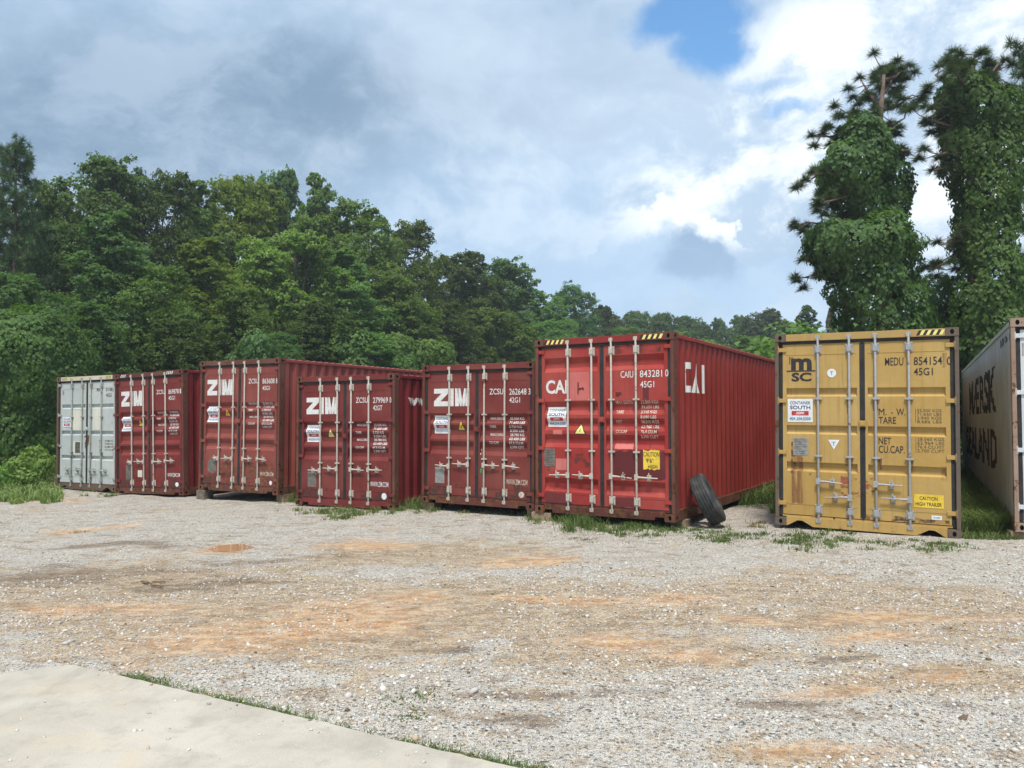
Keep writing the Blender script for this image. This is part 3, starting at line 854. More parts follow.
            for zz in (zb + 0.10, zt - 0.09):                             # guide plates
                mb.box(xr - 0.052, xr + 0.052, YP - 0.012, YP - 0.0045, zz - 0.07, zz + 0.07)
                mb.box(xr - 0.030, xr + 0.030, -0.006, YP - 0.0125, zz - 0.045, zz + 0.045)
                for bx in (-0.042, 0.042):
                    for bz_ in (-0.05, 0.05): mb.tube([(xr + bx, YP - 0.02, zz + bz_), (xr + bx, YP - 0.0125, zz + bz_)], 0.008, 6)
            for zz in [H - t * H for t in spec.get('brackets', (0.36, 0.67))]:
                mb.box(xr - 0.055, xr + 0.055, 0.012, YP - 0.005, zz - 0.013, zz + 0.013)
                mb.box(xr - 0.026, xr + 0.026, -0.006, 0.0115, zz - 0.015, zz + 0.015)
            mb.build('lock_rod', MH, dr, bevel=0.003)
        for (ri, dirn, hz, ln) in spec['handles']:
            rx = (-0.60, -0.172, 0.172, 0.60)[ri]
            if (rx > 0) != (sx > 0): continue
            mb = MB(); e = rx + dirn * ln
            sag = rd.uniform(-0.02, 0.015)
            mb.box(rx - 0.032, rx + 0.032, -0.012, 0.0, hz - 0.045, hz + 0.045)
            mb.tube([(rx + dirn * 0.03, -0.012, hz), (rx + dirn * 0.12, -0.010, hz), (rx + dirn * ln * 0.55, -0.006, hz + sag * 0.5), (e, -0.004, hz + sag)], [0.020, 0.014, 0.012, 0.009], 8)
            hx = rx + dirn * ln * 0.58
            mb.box(hx - 0.03, hx + 0.03, 0.004, YP - 0.001, hz - 0.055, hz + 0.04)
            mb.tube([(hx, -0.014, hz + 0.005), (hx, 0.02, hz + 0.005)], 0.030, 10)
            mb.tube([(hx, -0.012, hz + 0.02), (hx + dirn * 0.01, -0.016, hz + 0.075)], [0.011, 0.008], 8)
            mb.build('handle', MH, dr, bevel=0.002)
        mb = MB()                                                        # anti-rack block over the meeting edge
        if sx > 0:
            zm = H * 0.535
            mb.box(-0.045, 0.055, YP - 0.028, YP - 0.0065, zm - 0.045, zm + 0.045); mb.box(-0.03, 0.04, YP - 0.04, YP - 0.0285, zm - 0.03, zm + 0.03)
            mb.build('latch_block', MP if spec.get('plainlatch', True) else MH, dr, bevel=0.003)
        # patches, lettering, stickers
        pats = [p for p in spec.get('patches', []) if (p[1] > 0) == (sx > 0)]
        for pm_, pxm, polys in pats:
            mq = MB()
            for q in surf(polys, 0.0018): mq.poly(q)
            mq.build('paint_patch', pm_, dr, normals=False)
        letters = [l for l in spec['letters'] if (l[-1] > 0) == (sx > 0)]
        if letters:
            mq = MB()
            for polys, mi, off, _ in letters:
                for q in surf(polys, 0.003 + off): mq.poly(q, mi)
            mq.build('lettering', [M_white, M_black, spec.get('smalltext', M_white)], dr, normals=False)
        for (nm, mats, layers, xm) in spec['stickers']:
            if (xm > 0) != (sx > 0): continue
            mq = MB()
            for k, (polys, mi) in enumerate(layers):
                for q in surf(polys, 0.004 + 0.0012 * k): mq.poly(q, mi)
            mq.build(nm, mats, dr, normals=False)
    return root

# ---- stickers shared by the doors
def T_(body, x0, x1, z0, z1, w=0.0): return in_box(text_tris(body, w), x0, x1, z0, z1)

def dealer_sticker(x0, x1, z0, z1):
    w, h = x1 - x0, z1 - z0
    X = lambda a: x0 + a * w
    Z = lambda a: z0 + a * h
    lay = [(rect(x0, x1, z0, z1), 0),
           (T_('CONTAINER', X(.09), X(.91), Z(.76), Z(.90), .012), 1), (T_('SOUTH', X(.09), X(.91), Z(.55), Z(.71), .02), 1),
           (rect(X(.16), X(.84), Z(.30), Z(.48)), 2), (T_('.com', X(.32), X(.66), Z(.335), Z(.44), .02), 0),
           (T_('404.204.0308', X(.08), X(.92), Z(.09), Z(.22), .01), 3)]
    return ('sticker', [M_stick, M_navy, M_redp, M_lblue], lay, (x0 + x1) / 2)

def tri_sticker(x0, x1, z0, z1, mat, down=False):
    xm = (x0 + x1) / 2
    if not down: 
        t = [[(x0, z0), (x1, z0), (xm, z1)]]
        inn = [[(x0 + (x1 - x0) * .12, z0 + (z1 - z0) * .06), (x1 - (x1 - x0) * .12, z0 + (z1 - z0) * .06), (xm, z1 - (z1 - z0) * .14)]]
        bolt = [[(xm - .006, z0 + .03), (xm + .010, z0 + .075), (xm - .011, z0 + .07)], [(xm - .010, z0 + .066), (xm + .010, z0 + .074), (xm + .006, z0 + .105)]]
        return ('warning_sticker', [M_black, mat], [(t, 0), (inn, 1), (bolt, 0)], xm)
    t = [[(x0, z1), (xm, z0), (x1, z1)]]
    return ('inspection_sticker', [mat, M_lblue], [(t, 0), (T_('T', xm - .03, xm + .03, z1 - .085, z1 - .03), 1)], xm)

def plate(x0, x1, z0, z1, mats=None):
    lay = [(rect(x0, x1, z0, z1), 0)]
    n = 7
    for k in range(n):
        zz = z0 + (z1 - z0) * (0.1 + 0.8 * k / (n - 1))
        lay.append((rect(x0 + 0.02, x1 - 0.02 - 0.03 * ((k * 7) % 3), zz - 0.004, zz + 0.004), 1))
    return ('data_plate', mats or [M_plate, simple_mat('plate_print', (0.09, 0.085, 0.075), 0.6)], lay, (x0 + x1) / 2)

M_plateg = simple_mat('data_plate_grey', (0.30, 0.30, 0.285), 0.5, 0.3, var=0.25, scale=20)

def weights(x0, xl, xn, x1, rows, bold=0.016):
    """small weight tables; rows: (z0, z1, left word, figures)"""
    out = []
    for z0, z1, a, b_ in rows:
        if a: out.append((T_(a, x0, x0 + (xl - x0) * min(1, len(a) / 9), z0, z1, bold), 0, 0, 1))
        if b_: out.append((T_(b_, xn, xn + (x1 - xn) * min(1, len(b_) / 10), z0, z1, bold), 0, 0, 1))
    return out

def zim_rows(z):
    s = 0.072
    R = [('MAX.GROSS', '32.500 KG'), ('', '71.650 LBS'), ('TARE', '3.720 KG'), ('', '8.200 LBS'), ('MAX.CARGO', '28.780 KG'), ('', '63.450 LBS'), ('CU.CAP', '67.5 CU.M'), ('', '2.390 CFT')]
    return [(z - 0.046 - k * s, z - k * s, a, b_) for k, (a, b_) in enumerate(R)]

M_hw_cream = hw_mat('galvanised_cream', (0.56, 0.51, 0.44), 0.10)
M_hw_grey = hw_mat('galvanised_grey', (0.40, 0.40, 0.40), 0.10)
M_hw_dull = hw_mat('painted_grey_rods', (0.40, 0.42, 0.38), 0.15)

red_a = paint_mat('maroon_enamel', (0.155, 0.019, 0.019), (0.205, 0.044, 0.036), 0.06, 0.25, bottom_rust=0.05)
red_b = paint_mat('faded_red_enamel', (0.205, 0.046, 0.037), (0.265, 0.078, 0.060), 0.14, 0.4, bottom_rust=0.09)
red_c = paint_mat('dark_red_enamel', (0.145, 0.022, 0.020), (0.195, 0.048, 0.040), 0.06, 0.3, bottom_rust=0.04)
red_d = paint_mat('brick_red_enamel', (0.16, 0.028, 0.024), (0.22, 0.060, 0.048), 0.09, 0.3, bottom_rust=0.05)
red_e = paint_mat('bright_red_enamel', (0.305, 0.031, 0.026), (0.38, 0.075, 0.060), 0.13, 0.4, bottom_rust=0.06)
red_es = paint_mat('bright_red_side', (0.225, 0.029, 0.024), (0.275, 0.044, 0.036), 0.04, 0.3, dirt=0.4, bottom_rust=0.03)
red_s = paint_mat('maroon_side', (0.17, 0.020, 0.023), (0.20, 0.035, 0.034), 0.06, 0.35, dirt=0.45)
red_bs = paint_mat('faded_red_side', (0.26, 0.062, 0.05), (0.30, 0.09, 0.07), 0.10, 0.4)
fr_red = paint_mat('rusty_red_frame', (0.11, 0.030, 0.025), (0.14, 0.055, 0.04), 0.38, 0.6, rough=0.65, bottom_rust=0.06)
fr_red2 = paint_mat('rusty_brown_frame', (0.12, 0.042, 0.032), (0.155, 0.07, 0.05), 0.42, 0.6, rough=0.65, bottom_rust=0.06)
yel = paint_mat('ochre_enamel', (0.43, 0.268, 0.078), (0.485, 0.330, 0.118), 0.08, 0.3, dirt=0.22, bottom_rust=0.06)
fr_yel = paint_mat('rusty_ochre_frame', (0.115, 0.095, 0.078), (0.15, 0.11, 0.08), 0.38, 0.6, rough=0.65)
hd_yel = paint_mat('ochre_header', (0.41, 0.265, 0.09), (0.44, 0.30, 0.12), 0.18, 0.3)
gry = paint_mat('pale_grey_enamel', (0.43, 0.465, 0.45), (0.50, 0.525, 0.50), 0.04, 0.2, bottom_rust=0.05)
fr_gry = paint_mat('rusty_dark_frame', (0.12, 0.075, 0.055), (0.16, 0.10, 0.075), 0.3, 0.5)
hd_crm = paint_mat('cream_header', (0.55, 0.47, 0.34), (0.60, 0.54, 0.42), 0.10, 0.4)
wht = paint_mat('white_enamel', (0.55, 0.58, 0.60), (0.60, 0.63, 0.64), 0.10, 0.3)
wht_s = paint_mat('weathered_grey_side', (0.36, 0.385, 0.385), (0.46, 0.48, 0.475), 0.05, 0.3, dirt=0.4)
fr_wht = paint_mat('rust_bleeding_frame', (0.34, 0.25, 0.19), (0.24, 0.13, 0.085), 0.42, 0.7)
M_pink = paint_mat('bleached_red_patch', (0.55, 0.17, 0.15), (0.50, 0.125, 0.11), 0.03, 0.15)
M_maroonp = paint_mat('dull_maroon_patch', (0.15, 0.032, 0.032), (0.11, 0.022, 0.024), 0.08, 0.2)
M_cream = paint_mat('cream_patch', (0.66, 0.64, 0.54), (0.61, 0.59, 0.50), 0.02, 0.2)
M_rustrun = paint_mat('rust_run', (0.25, 0.11, 0.045), (0.34, 0.19, 0.065), 0.12, 0.3)
M_bloom = bloom_mat('rust_bloom', (0.21, 0.075, 0.038), (0.13, 0.045, 0.026), 0.40, 0.56)
M_run = bloom_mat('rust_streak', (0.22, 0.095, 0.04), (0.30, 0.15, 0.06), 0.34, 0.66, (9, 9, 0.6), 2.0)
M_runs = bloom_mat('rust_run_marks', (0.13, 0.055, 0.03), (0.20, 0.09, 0.045), 0.42, 0.72, (11, 11, 0.7), 2.0)
M_smear = bloom_mat('red_smear', (0.36, 0.11, 0.06), (0.30, 0.08, 0.05), 0.50, 0.64, (1, 1, 1.5), 9.0)
M_grime = bloom_mat('grime', (0.10, 0.05, 0.038), (0.07, 0.04, 0.03), 0.46, 0.66, (1.0, 1, 1.0), 4.0)
M_faint = simple_mat('worn_black_print', (0.12, 0.085, 0.04), 0.7, var=0.4)
M_worn = simple_mat('worn_white_print', (0.55, 0.46, 0.38), 0.7, var=0.4, scale=20)
M_graym = simple_mat('grey_print', (0.10, 0.12, 0.13), 0.6)

ZIMG = [(1.68, 1.50, .07, .05, .045), (1.47, 1.20, .10, .08, .045), (1.165, .92, .09, .075, .045)]
ZIMH = [(1.965, 1.79, .07, .05, .045), (1.76, 1.52, .10, .08, .045), (1.48, 1.19, .10, .08, .045), (1.15, .92, .09, .07, .045)]
def shift(g, d): return [(a + d, b_ + d, c, e, f) for a, b_, c, e, f in g]
ZH = [(3, 1, None, 0)]

def zim_spec(zl, dz, code, num, chk, typ, hl, worn=False):
    L = [(zim_polys(*zl), 0, 0, -1),
         (T_(code, .27 + 0.0, .56, 2.02 + dz, 2.125 + dz, .006), 0, 0, 1), (T_(num, .685, 1.035, 2.01 + dz, 2.12 + dz, .006), 0, 0, 1), (T_(chk, 1.075, 1.115, 2.01 + dz, 2.12 + dz, .01), 0, 0, 1),
         (T_(typ, .685, .905, 1.87 + dz, 1.965 + dz, .006), 0, 0, 1)]
    L += weights(.27, .57, .68, 1.0, zim_rows(1.61 + dz))
    return L

def strips(x0, x1, z0, z1, n, a, sd_):
    """ragged patch as convex slices"""
    out = []
    top = [z1 + a * mnoise.noise((k * 0.9, sd_, 0.3)) for k in range(n + 1)]
    bot = [z0 + a * mnoise.noise((k * 0.9, sd_ + 9, 0.3)) for k in range(n + 1)]
    for k in range(n):
        xa, xb = x0 + (x1 - x0) * k / n, x0 + (x1 - x0) * (k + 1) / n
        out.append([(xa, bot[k]), (xb, bot[k + 1]), (xb, top[k + 1]), (xa, top[k])])
    return out
HAND_ZIM = [(0, -1, .70, .30), (1, -1, .745, .34), (2, 1, .745, .33), (3, 1, .745, .33)]
specs = []
# 1 pale grey container at the far left
A3 = [(2.18, 2.06, .03, .025, .04), (1.50, 1.38, .03, .025, .04), (.87, .756, .03, .025, .04)]
specs.append(dict(seed=1, H=2.896, pose=(-10.853, 19.2, -1.85, -27.47, -0.29, 0.42), label='pale grey container with a cream top beam, at the far left end of the row',
    paint=gry, frame=fr_gry, side=gry, hw=M_hw_dull, header=hd_crm, hinge=M_hw_dull, grooves=A3, sill='notch', sillmat=fr_gry, handles=[(0, -1, .50, .27), (1, -1, .50, .28), (2, 1, .50, .3), (3, 1, .50, .3)],
    stripes=[(-1.0, -0.80), (0.78, 1.0)], stripe_mat=M_paley,
    patches=[(M_cream, -1, rect(-.59, -.23, 1.51, 2.03)), (M_cream, 1, rect(.24, .58, 1.525, 2.05)), (M_cream, -1, rect(-.555, -.215, .89, 1.235)), (M_bloom, -1, [[(-.11, 1.45), (-.03, 1.45), (-.03, 1.12), (-.06, 1.03), (-.09, 1.13)]]), (M_bloom, 1, [[(.03, 1.49), (.12, 1.47), (.09, 1.22), (.05, 1.09), (.03, 1.17)]])],
    letters=[(T_('MSKU', .386, .60, 2.49, 2.58, .004), 1, 0, 1), (T_('211768', .745, 1.0, 2.49, 2.58, .012), 1, 0, 1), (T_('45G1', .755, .965, 2.343, 2.435, .01), 1, 0, 1)]
      + [(T_(t, .50, .60, 1.225 - k * .075, 1.268 - k * .075, .004), 1, 0, 1) for k, t in enumerate(['MGW', 'TARE', 'NET', 'CUB'])] + [(T_(t, .72, 1.05, 1.225 - k * .075, 1.268 - k * .075, .004), 1, 0, 1) for k, t in enumerate(['30.480 KG', ' 3.700 KG', '26.780 KG', '67.7 CU.M'])],
    stickers=[dealer_sticker(-1.005, -.653, 1.53, 1.85), plate(-.477, -.267, .923, 1.21, [M_plate, M_gasket_shade])]))
# 2..5 red shipping-line containers
specs.append(dict(seed=2, H=2.896, pose=(-8.59, 17.846, -1.83, -27.42, -1.39, 0.55), label='dark maroon container leaning slightly, beside the pale grey one',
    paint=red_a, frame=fr_red, side=red_s, hw=M_hw_cream, grooves=ZIMH, handles=[(0, -1, .75, .16), (1, -1, .77, .34), (2, 1, .77, .33), (3, 1, .79, .33)], stripes=[(-1.02, -.82), (.62, .86)], stripe_mat=M_white, sillmat=fr_red,
    letters=zim_spec((-1.008, -.245, 2.10, 2.462), .33, 'ZCSU', '869878', '1', '45G1', 0) + [(T_('WWW.ZIM.COM', .63, 1.05, .416, .506, .008), 0, 0, 1)],
    patches=[(M_grime, -1, strips(-1.08, -.04, .17, .42, 12, .07, 61.)), (M_grime, 1, strips(.04, 1.08, .17, .38, 12, .07, 62.)), (M_plate, -1, rect(-.86, -.675, .31, .68)), (M_cream, -1, rect(-.423, -.264, .399, .562))],
    stickers=[dealer_sticker(-.998, -.661, 1.50, 1.848), tri_sticker(-.43, -.24, 1.61, 1.80, M_yellow), ('round_sticker', [M_stick], [(ellipse(.893, 1.008, .193, .294), 0)], 1)]))
specs.append(dict(seed=3, H=2.896, pose=(-5.997, 16.455, -1.65, -27.89, 0.31, 0.07), label='tall faded brick-red container with rusty door bottoms, raised off the gravel',
    paint=red_b, frame=fr_red2, side=red_bs, hw=M_hw_cream, grooves=ZIMH, header=fr_red2, sillmat=fr_red2,
    handles=[(0, -1, .72, .18), (1, -1, .735, .34), (2, 1, .735, .28), (3, 1, .74, .28)],
    letters=zim_spec((-1.014, -.223, 2.12, 2.47), .345, 'ZCSU', '863608', '8', '45G1', 0) + [(T_('WWW.ZIM.COM', .65, 1.04, .385, .47, .008), 2, 0, 1)], smalltext=M_worn,
    patches=[(M_plate, -1, [[(-.97 + .0, .42), (-.77, .38), (-.70, .46), (-.70, .60), (-.76, .68), (-.90, .70), (-.98, .6)]]),
             (M_bloom, 1, strips(.04, 1.08, .18, .66, 14, .10, 51.)), (M_bloom, -1, strips(-.62, -.05, .18, .58, 10, .10, 52.)), (M_grime, -1, strips(-1.08, -.2, .18, .40, 10, .08, 53.))],
    stickers=[dealer_sticker(-1.008, -.663, 1.523, 1.871), tri_sticker(-.48, -.28, 1.655, 1.83, M_yellow), ('round_sticker', [M_stick], [(ellipse(.92, 1.0, .2, .29), 0)], 1)]))
specs.append(dict(seed=4, H=2.591, pose=(-3.313, 14.82, -1.783, -26.71, -0.25, -0.12), label='maroon container standing low in a strip of grass, long rusty corner post on its right',
    paint=red_c, frame=fr_red2, side=red_s, hw=M_hw_cream, grooves=ZIMG, handles=HAND_ZIM, header=red_c, sillmat=red_c,
    letters=zim_spec((-.981, -.178, 1.827, 2.162), .02, 'ZCSU', '279969', '0', '42GT', 0) + [(T_('WWW.ZIM.COM', .625, 1.05, .424, .521, .008), 0, 0, 1)],
    patches=[(M_grime, -1, strips(-1.08, -.04, .17, .34, 12, .05, 63.)), (M_grime, 1, strips(.04, 1.08, .17, .32, 12, .05, 64.)), (M_plate, -1, rect(-.94, -.72, .367, .669))],
    stickers=[dealer_sticker(-.99, -.63, 1.27, 1.609), tri_sticker(-.462, -.257, 1.36, 1.555, M_paley), ('round_sticker', [M_stick], [(ellipse(.892, 1.01, .185, .312), 0)], 1)],
    **{}))
specs[-1][('side_text', 1)] = [('www.zim.com', .045, .48, 2.9, 1.985, 2.19, 0)]
specs.append(dict(seed=5, H=2.591, pose=(-0.675, 13.72, -1.636, -30.19, 0.3, -0.19), label='maroon container with a green seal on its doors, beside the taller bright red one',
    paint=red_d, frame=fr_red, side=red_s, hw=M_hw_cream, grooves=ZIMG, handles=HAND_ZIM, header=red_d, sillmat=fr_red,
    letters=zim_spec((-.965, -.163, 1.812, 2.142), .0, 'ZCSU', '262648', '3', '42G1', 0) + [(T_('WWW.ZIM.COM', .625, 1.06, .421, .515, .008), 2, 0, 1)], smalltext=M_worn,
    patches=[(M_grime, -1, strips(-1.08, -.04, .17, .36, 12, .06, 65.)), (M_grime, 1, strips(.04, 1.08, .17, .40, 12, .06, 66.)), (M_plateg, -1, rect(-.927, -.716, .377, .673)), (M_green, 1, rect(.075, .115, .60, .68)), (M_cream, 1, rect(.055, .085, 1.0, 1.03)), (M_cream, 1, rect(.055, .085, .93, .96))],
    stickers=[dealer_sticker(-.97, -.616, 1.30, 1.637), tri_sticker(-.446, -.255, 1.36, 1.555, M_yellow), ('round_sticker', [M_worn], [(ellipse(.883, .997, .197, .306), 0)], 1)]))
# 6 bright red tall container
C6G = [(2.575, 2.335, .08, .07, .045), (1.85, 1.63, .08, .07, .045), (1.57, 1.37, .08, .07, .045), (1.31, 1.09, .08, .07, .045), (.59, .36, .08, .07, .045)]
rag = lambda x0, x1, z0, z1, n, a, sd_: [[(x0, z0), (x1, z0)] + [(x1 - (x1 - x0) * k / n, z1 + a * mnoise.noise((k * 1.7, sd_, 0))) for k in range(n + 1)]]
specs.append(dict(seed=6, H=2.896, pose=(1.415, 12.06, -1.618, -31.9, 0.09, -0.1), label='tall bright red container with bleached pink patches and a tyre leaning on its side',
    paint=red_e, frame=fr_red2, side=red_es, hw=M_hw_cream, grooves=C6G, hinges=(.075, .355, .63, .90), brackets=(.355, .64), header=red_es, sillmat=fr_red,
    handles=[(0, -1, .64, .35), (1, -1, .64, .35), (2, 1, .655, .35), (3, 1, .655, .35)], stripes=[(-1.05, -.70), (.66, 1.02)],
    letters=[(T_('CAI', -1.026, -.622, 1.977, 2.207, .03), 0, 0, -1), (T_('CAIU', .33, .545, 2.21, 2.32, .006), 0, 0, 1), (T_('843281', .655, 1.02, 2.21, 2.32, .006), 0, 0, 1), (T_('0', 1.068, 1.12, 2.21, 2.32, .006), 0, 0, 1), (T_('45G1', .66, .89, 2.05, 2.15, .006), 0, 0, 1)]
      + [(p, 2, 0, 1) for p, *_ in weights(.24, .53, .66, .95, [(1.80 - k * .077, 1.85 - k * .077, a, b_) for k, (a, b_) in enumerate([('MAX GROSS', '32.500 KGS'), ('', '71.650 LBS'), ('TARE', '3.940 KGS'), ('', '8.690 LBS'), ('NET', '28.560 KGS'), ('', '62.960 LBS'), ('CU.CAP', '76.4 CU.M'), ('', '2.700 CUFT')])])],
    smalltext=M_worn,
    patches=[(M_grime, -1, strips(-.56, -.22, .62, 1.0, 6, .06, 67.)), (M_grime, 1, strips(.2, 1.0, 2.60, 2.72, 10, .03, 68.)), (M_pink, -1, rect(-.583, -.215, 1.862, 2.33)), (M_pink, -1, rect(-.894, -.723, 1.30, 1.375)), (M_pink, -1, rect(-.846, -.64, .716, .905)), (M_maroonp, 1, strips(.20, 1.06, .64, 1.06, 14, .05, 2.0)), (M_pink, 1, strips(.215, .53, 1.085, 1.175, 8, .02, 4.0)),
             (M_maroonp, 1, strips(.70, .80, 1.86, 2.06, 5, .06, 8.0)), (M_maroonp, 1, strips(.24, .34, 1.92, 1.99, 5, .03, 7.0)), (M_maroonp, -1, strips(-.44, -.41, 1.95, 2.16, 3, .05, 5.0)), (M_maroonp, -1, strips(-.41, -.32, 2.03, 2.07, 4, .03, 6.0)),
             (M_maroonp, -1, strips(-1.05, -.66, .175, .345, 9, .03, 3.0)), (M_maroonp, 1, strips(.17, .62, .18, .34, 8, .03, 12.0)), (M_maroonp, 1, strips(.76, .86, 1.50, 1.60, 4, .04, 13.)), (M_maroonp, 1, strips(.85, .95, 1.33, 1.42, 4, .04, 14.))],
    stickers=[dealer_sticker(-1.004, -.652, 1.432, 1.756), tri_sticker(-.509, -.278, 1.31, 1.50, M_paley), plate(-1.06, -.857, .77, 1.065),
              ('caution_sign', [M_yellow, M_black], [(strips(.70, .97, .78, 1.075, 10, .035, 21.), 0), (T_('CAUTION', .705, .965, .98, 1.05, .006), 1), (T_("9'6\"", .75, .87, .885, .95, .006), 1), (T_('HIGH', .78, .93, .80, .855, .006), 1)], 1)]))
specs[-1][('side_text', 1)] = [('@C', 0, .585, .94, 1.985, 2.47, 0), ('A', .045, .98, 1.31, 1.985, 2.47, 0), ('@I', 0, 1.465, 1.585, 1.985, 2.47, 0)]
# 7 ochre container
C7G = [(2.075, 1.945, .025, .028, .04), (1.515, 1.38, .025, .028, .04), (.962, .82, .025, .028, .04)]
specs.append(dict(seed=7, H=2.896, pose=(5.053, 10.93, -1.681, -30.34, 0.74, -0.17), label='mustard yellow container with black lettering and double handles on both doors',
    paint=yel, frame=fr_yel, side=yel, hw=M_hw_grey, grooves=C7G, hinges=(.083, .35, .62, .885), brackets=(.34, .635), sill='notch', header=hd_yel, sillmat=yel, plainlatch=True,
    handles=[(0, 1, .685, .33), (1, -1, .47, .34), (2, 1, .685, .34), (3, -1, .49, .36)], stripes=[(.70, 1.02)],
    patches=[(M_run, -1, strips(-.985, -.82, .33, 1.05, 5, .05, 31.)), (M_bloom, -1, strips(-.99, -.93, 1.04, 1.30, 4, .03, 33.)), (M_smear, 1, strips(.03, .19, .42, .76, 5, .05, 41.)), (M_smear, -1, strips(-.30, -.03, .45, .76, 5, .05, 43.)), (M_grime, 1, strips(.03, 1.08, .175, .24, 10, .03, 44.))],
    letters=[(T_('m', -.985, -.69, 2.345, 2.525, .04), 1, 0, -1), (rect(-1.05, -.64, 2.325, 2.341), 1, 0.001, -1), (T_('SC', -.98, -.695, 2.175, 2.308, .035), 1, 0, -1),
             (T_('MEDU', .30, .535, 2.385, 2.50, .003), 1, 0, 1), (T_('854154', .665, 1.015, 2.385, 2.50, .006), 1, 0, 1), (T_('0', 1.07, 1.125, 2.38, 2.49, .004), 1, 0, 1), (T_('45G1', .665, .90, 2.24, 2.345, .008), 1, 0, 1),
             (T_('M.', .213, .315, 1.675, 1.77, .001), 1, 0, 1), (T_('.', .375, .395, 1.70, 1.72, .01), 1, 0, 1), (T_('W.', .44, .555, 1.675, 1.77, .006), 1, 0, 1), (T_('TARE', .213, .435, 1.555, 1.65, .006), 1, 0, 1), (T_('NET', .21, .37, 1.26, 1.355, .006), 1, 0, 1), (T_('CU.CAP.', .21, .54, 1.135, 1.24, .004), 1, 0, 1)]
      + [(T_(t, .70, 1.0, 1.725 - k * .052, 1.766 - k * .052), 2, 0, 1) for k, t in enumerate(['32.500 KGS', '71.650 LBS', ' 3.940 KGS', ' 8.686 LBS'])]
      + [(T_(t, .70, 1.03, 1.325 - k * .055, 1.368 - k * .055), 2, 0, 1) for k, t in enumerate(['28.560 KGS', '62.964 LBS', '76.4 CU.MT', '2.700 CUFT'])]
      + [(rect(.68, .685, 1.57, 1.77), 2, 0, 1), (rect(.68, .685, 1.15, 1.37), 2, 0, 1)],
    smalltext=M_faint,
    stickers=[dealer_sticker(-1.036, -.679, 1.56, 1.91), plate(-.96, -.745, 1.06, 1.318, [M_plateg, M_plate]), tri_sticker(-.468, -.31, 1.16, 1.305, M_stick, True),
              ('round_sticker', [M_stick, M_lblue], [(ellipse(-.475, -.35, 2.228, 2.358), 0), (T_('T', -.435, -.39, 2.265, 2.32, .01), 1)], -1),
              ('caution_sign', [M_yellow, M_black], [(rect(.65, 1.015, .39, .575), 0), (T_('CAUTION', .72, .94, .495, .545, .012), 1), (T_('HIGH TRAILER', .67, .99, .415, .465, .012), 1)], 1),
              ('sticker', [M_stick, M_black], [(rect(.865, .99, .232, .29), 0), (T_('154280', .885, .97, .25, .272), 1)], 1)]))
# 8 white/grey container at the right edge
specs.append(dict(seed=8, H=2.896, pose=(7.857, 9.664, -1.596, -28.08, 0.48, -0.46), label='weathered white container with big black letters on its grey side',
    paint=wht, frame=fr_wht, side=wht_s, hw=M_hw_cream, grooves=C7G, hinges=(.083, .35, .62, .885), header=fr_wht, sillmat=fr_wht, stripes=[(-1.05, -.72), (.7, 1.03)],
    handles=[(0, 1, .685, .33), (1, -1, .47, .34), (2, 1, .685, .34), (3, -1, .49, .36)],
    letters=[(T_('MSKU', .30, .535, 2.385, 2.50, .006), 1, 0, 1), (T_('803514', .665, 1.015, 2.385, 2.50, .006), 1, 0, 1), (T_('45G1', .665, .90, 2.24, 2.345, .008), 1, 0, 1), (T_('32', -1.02, -.93, 1.62, 1.75, .004), 1, 0, -1)],
    stickers=[dealer_sticker(-.9, -.66, 1.0, 1.3)]))
specs[-1][('side_text', -1)] = [('M\u00c6RSK', .03, 2.5, 9.3, 1.63, 2.42, 1), ('SEALAND', .03, 2.5, 10.6, .66, 1.36, 1), ('MSKU 803514', .0, .30, 1.6, 2.62, 2.74, 1)]
containers = [build_container(s) for s in specs]

# ------------------------------------------------------------------ tyre leaning on the bright red container
def lathe(profile, n, seg_fn=None):
    V, F = [], []
    m = len(profile)
    for k in range(n):
        an = 2 * math.pi * k / n
        for r, zz in profile: V.append((r * math.cos(an), r * math.sin(an), zz))
    for k in range(n):
        for i in range(m - 1):
            a = k * m + i; b_ = ((k + 1) % n) * m + i
            F.append((a, b_, b_ + 1, a + 1))
    return np.array(V), np.array(F)
tyre_m, T, b = new_mat('tyre_rubber')
P = T.n('ShaderNodeTexCoord').outputs['Object']
nn = T.noise(P, 6, 6, 0.65)
T.link(T.mix(T.mr(nn, 0.4, 0.72), (0.021, 0.022, 0.023), (0.075, 0.072, 0.065)), b.inputs['Base Color']); b.inputs['Roughness'].default_value = 0.75
TR, TW = 0.41, 0.255
prof = [(0.225, 0.075), (0.232, 0.10), (0.27, 0.118), (0.33, 0.1275), (0.375, 0.120), (0.396, 0.107)]
tread = [(0.400, 0.100)]
for zc in (0.066, 0.022, -0.022, -0.066):
    tread += [(0.408, zc + 0.010), (0.396, zc + 0.006), (0.396, zc - 0.006), (0.408, zc - 0.010)]
tread += [(0.400, -0.100)]
prof2 = prof + tread + [(r, -z_) for r, z_ in prof[::-1]] + [(0.215, -0.05), (0.30, -0.045), (0.36, -0.06), (0.38, 0.0), (0.36, 0.06), (0.30, 0.045), (0.215, 0.05), (0.225, 0.075)]
V_, F_ = lathe(prof2, 72)
tyre = link_mesh('tyre', np_mesh('tyre', V_, F_, tyre_m, True))
md = tyre.modifiers.new('es', 'EDGE_SPLIT'); md.split_angle = R_(50)
tag(tyre, 'old black tyre leaning against the side of the bright red container', 'tyre')
th = R_(27); hdir = Vector((0.95, -0.31, 0)).normalized()
u_ = -hdir * math.sin(th) + Vector((0, 0, 1)) * math.cos(th)
a_ = hdir * math.cos(th) + Vector((0, 0, 1)) * math.sin(th)
C0 = Vector(gp(712.5, 527))
Mt = Matrix((u_, a_.cross(u_), a_)).transposed().to_4x4(); Mt.translation = C0 + u_ * TR + a_ * TW / 2
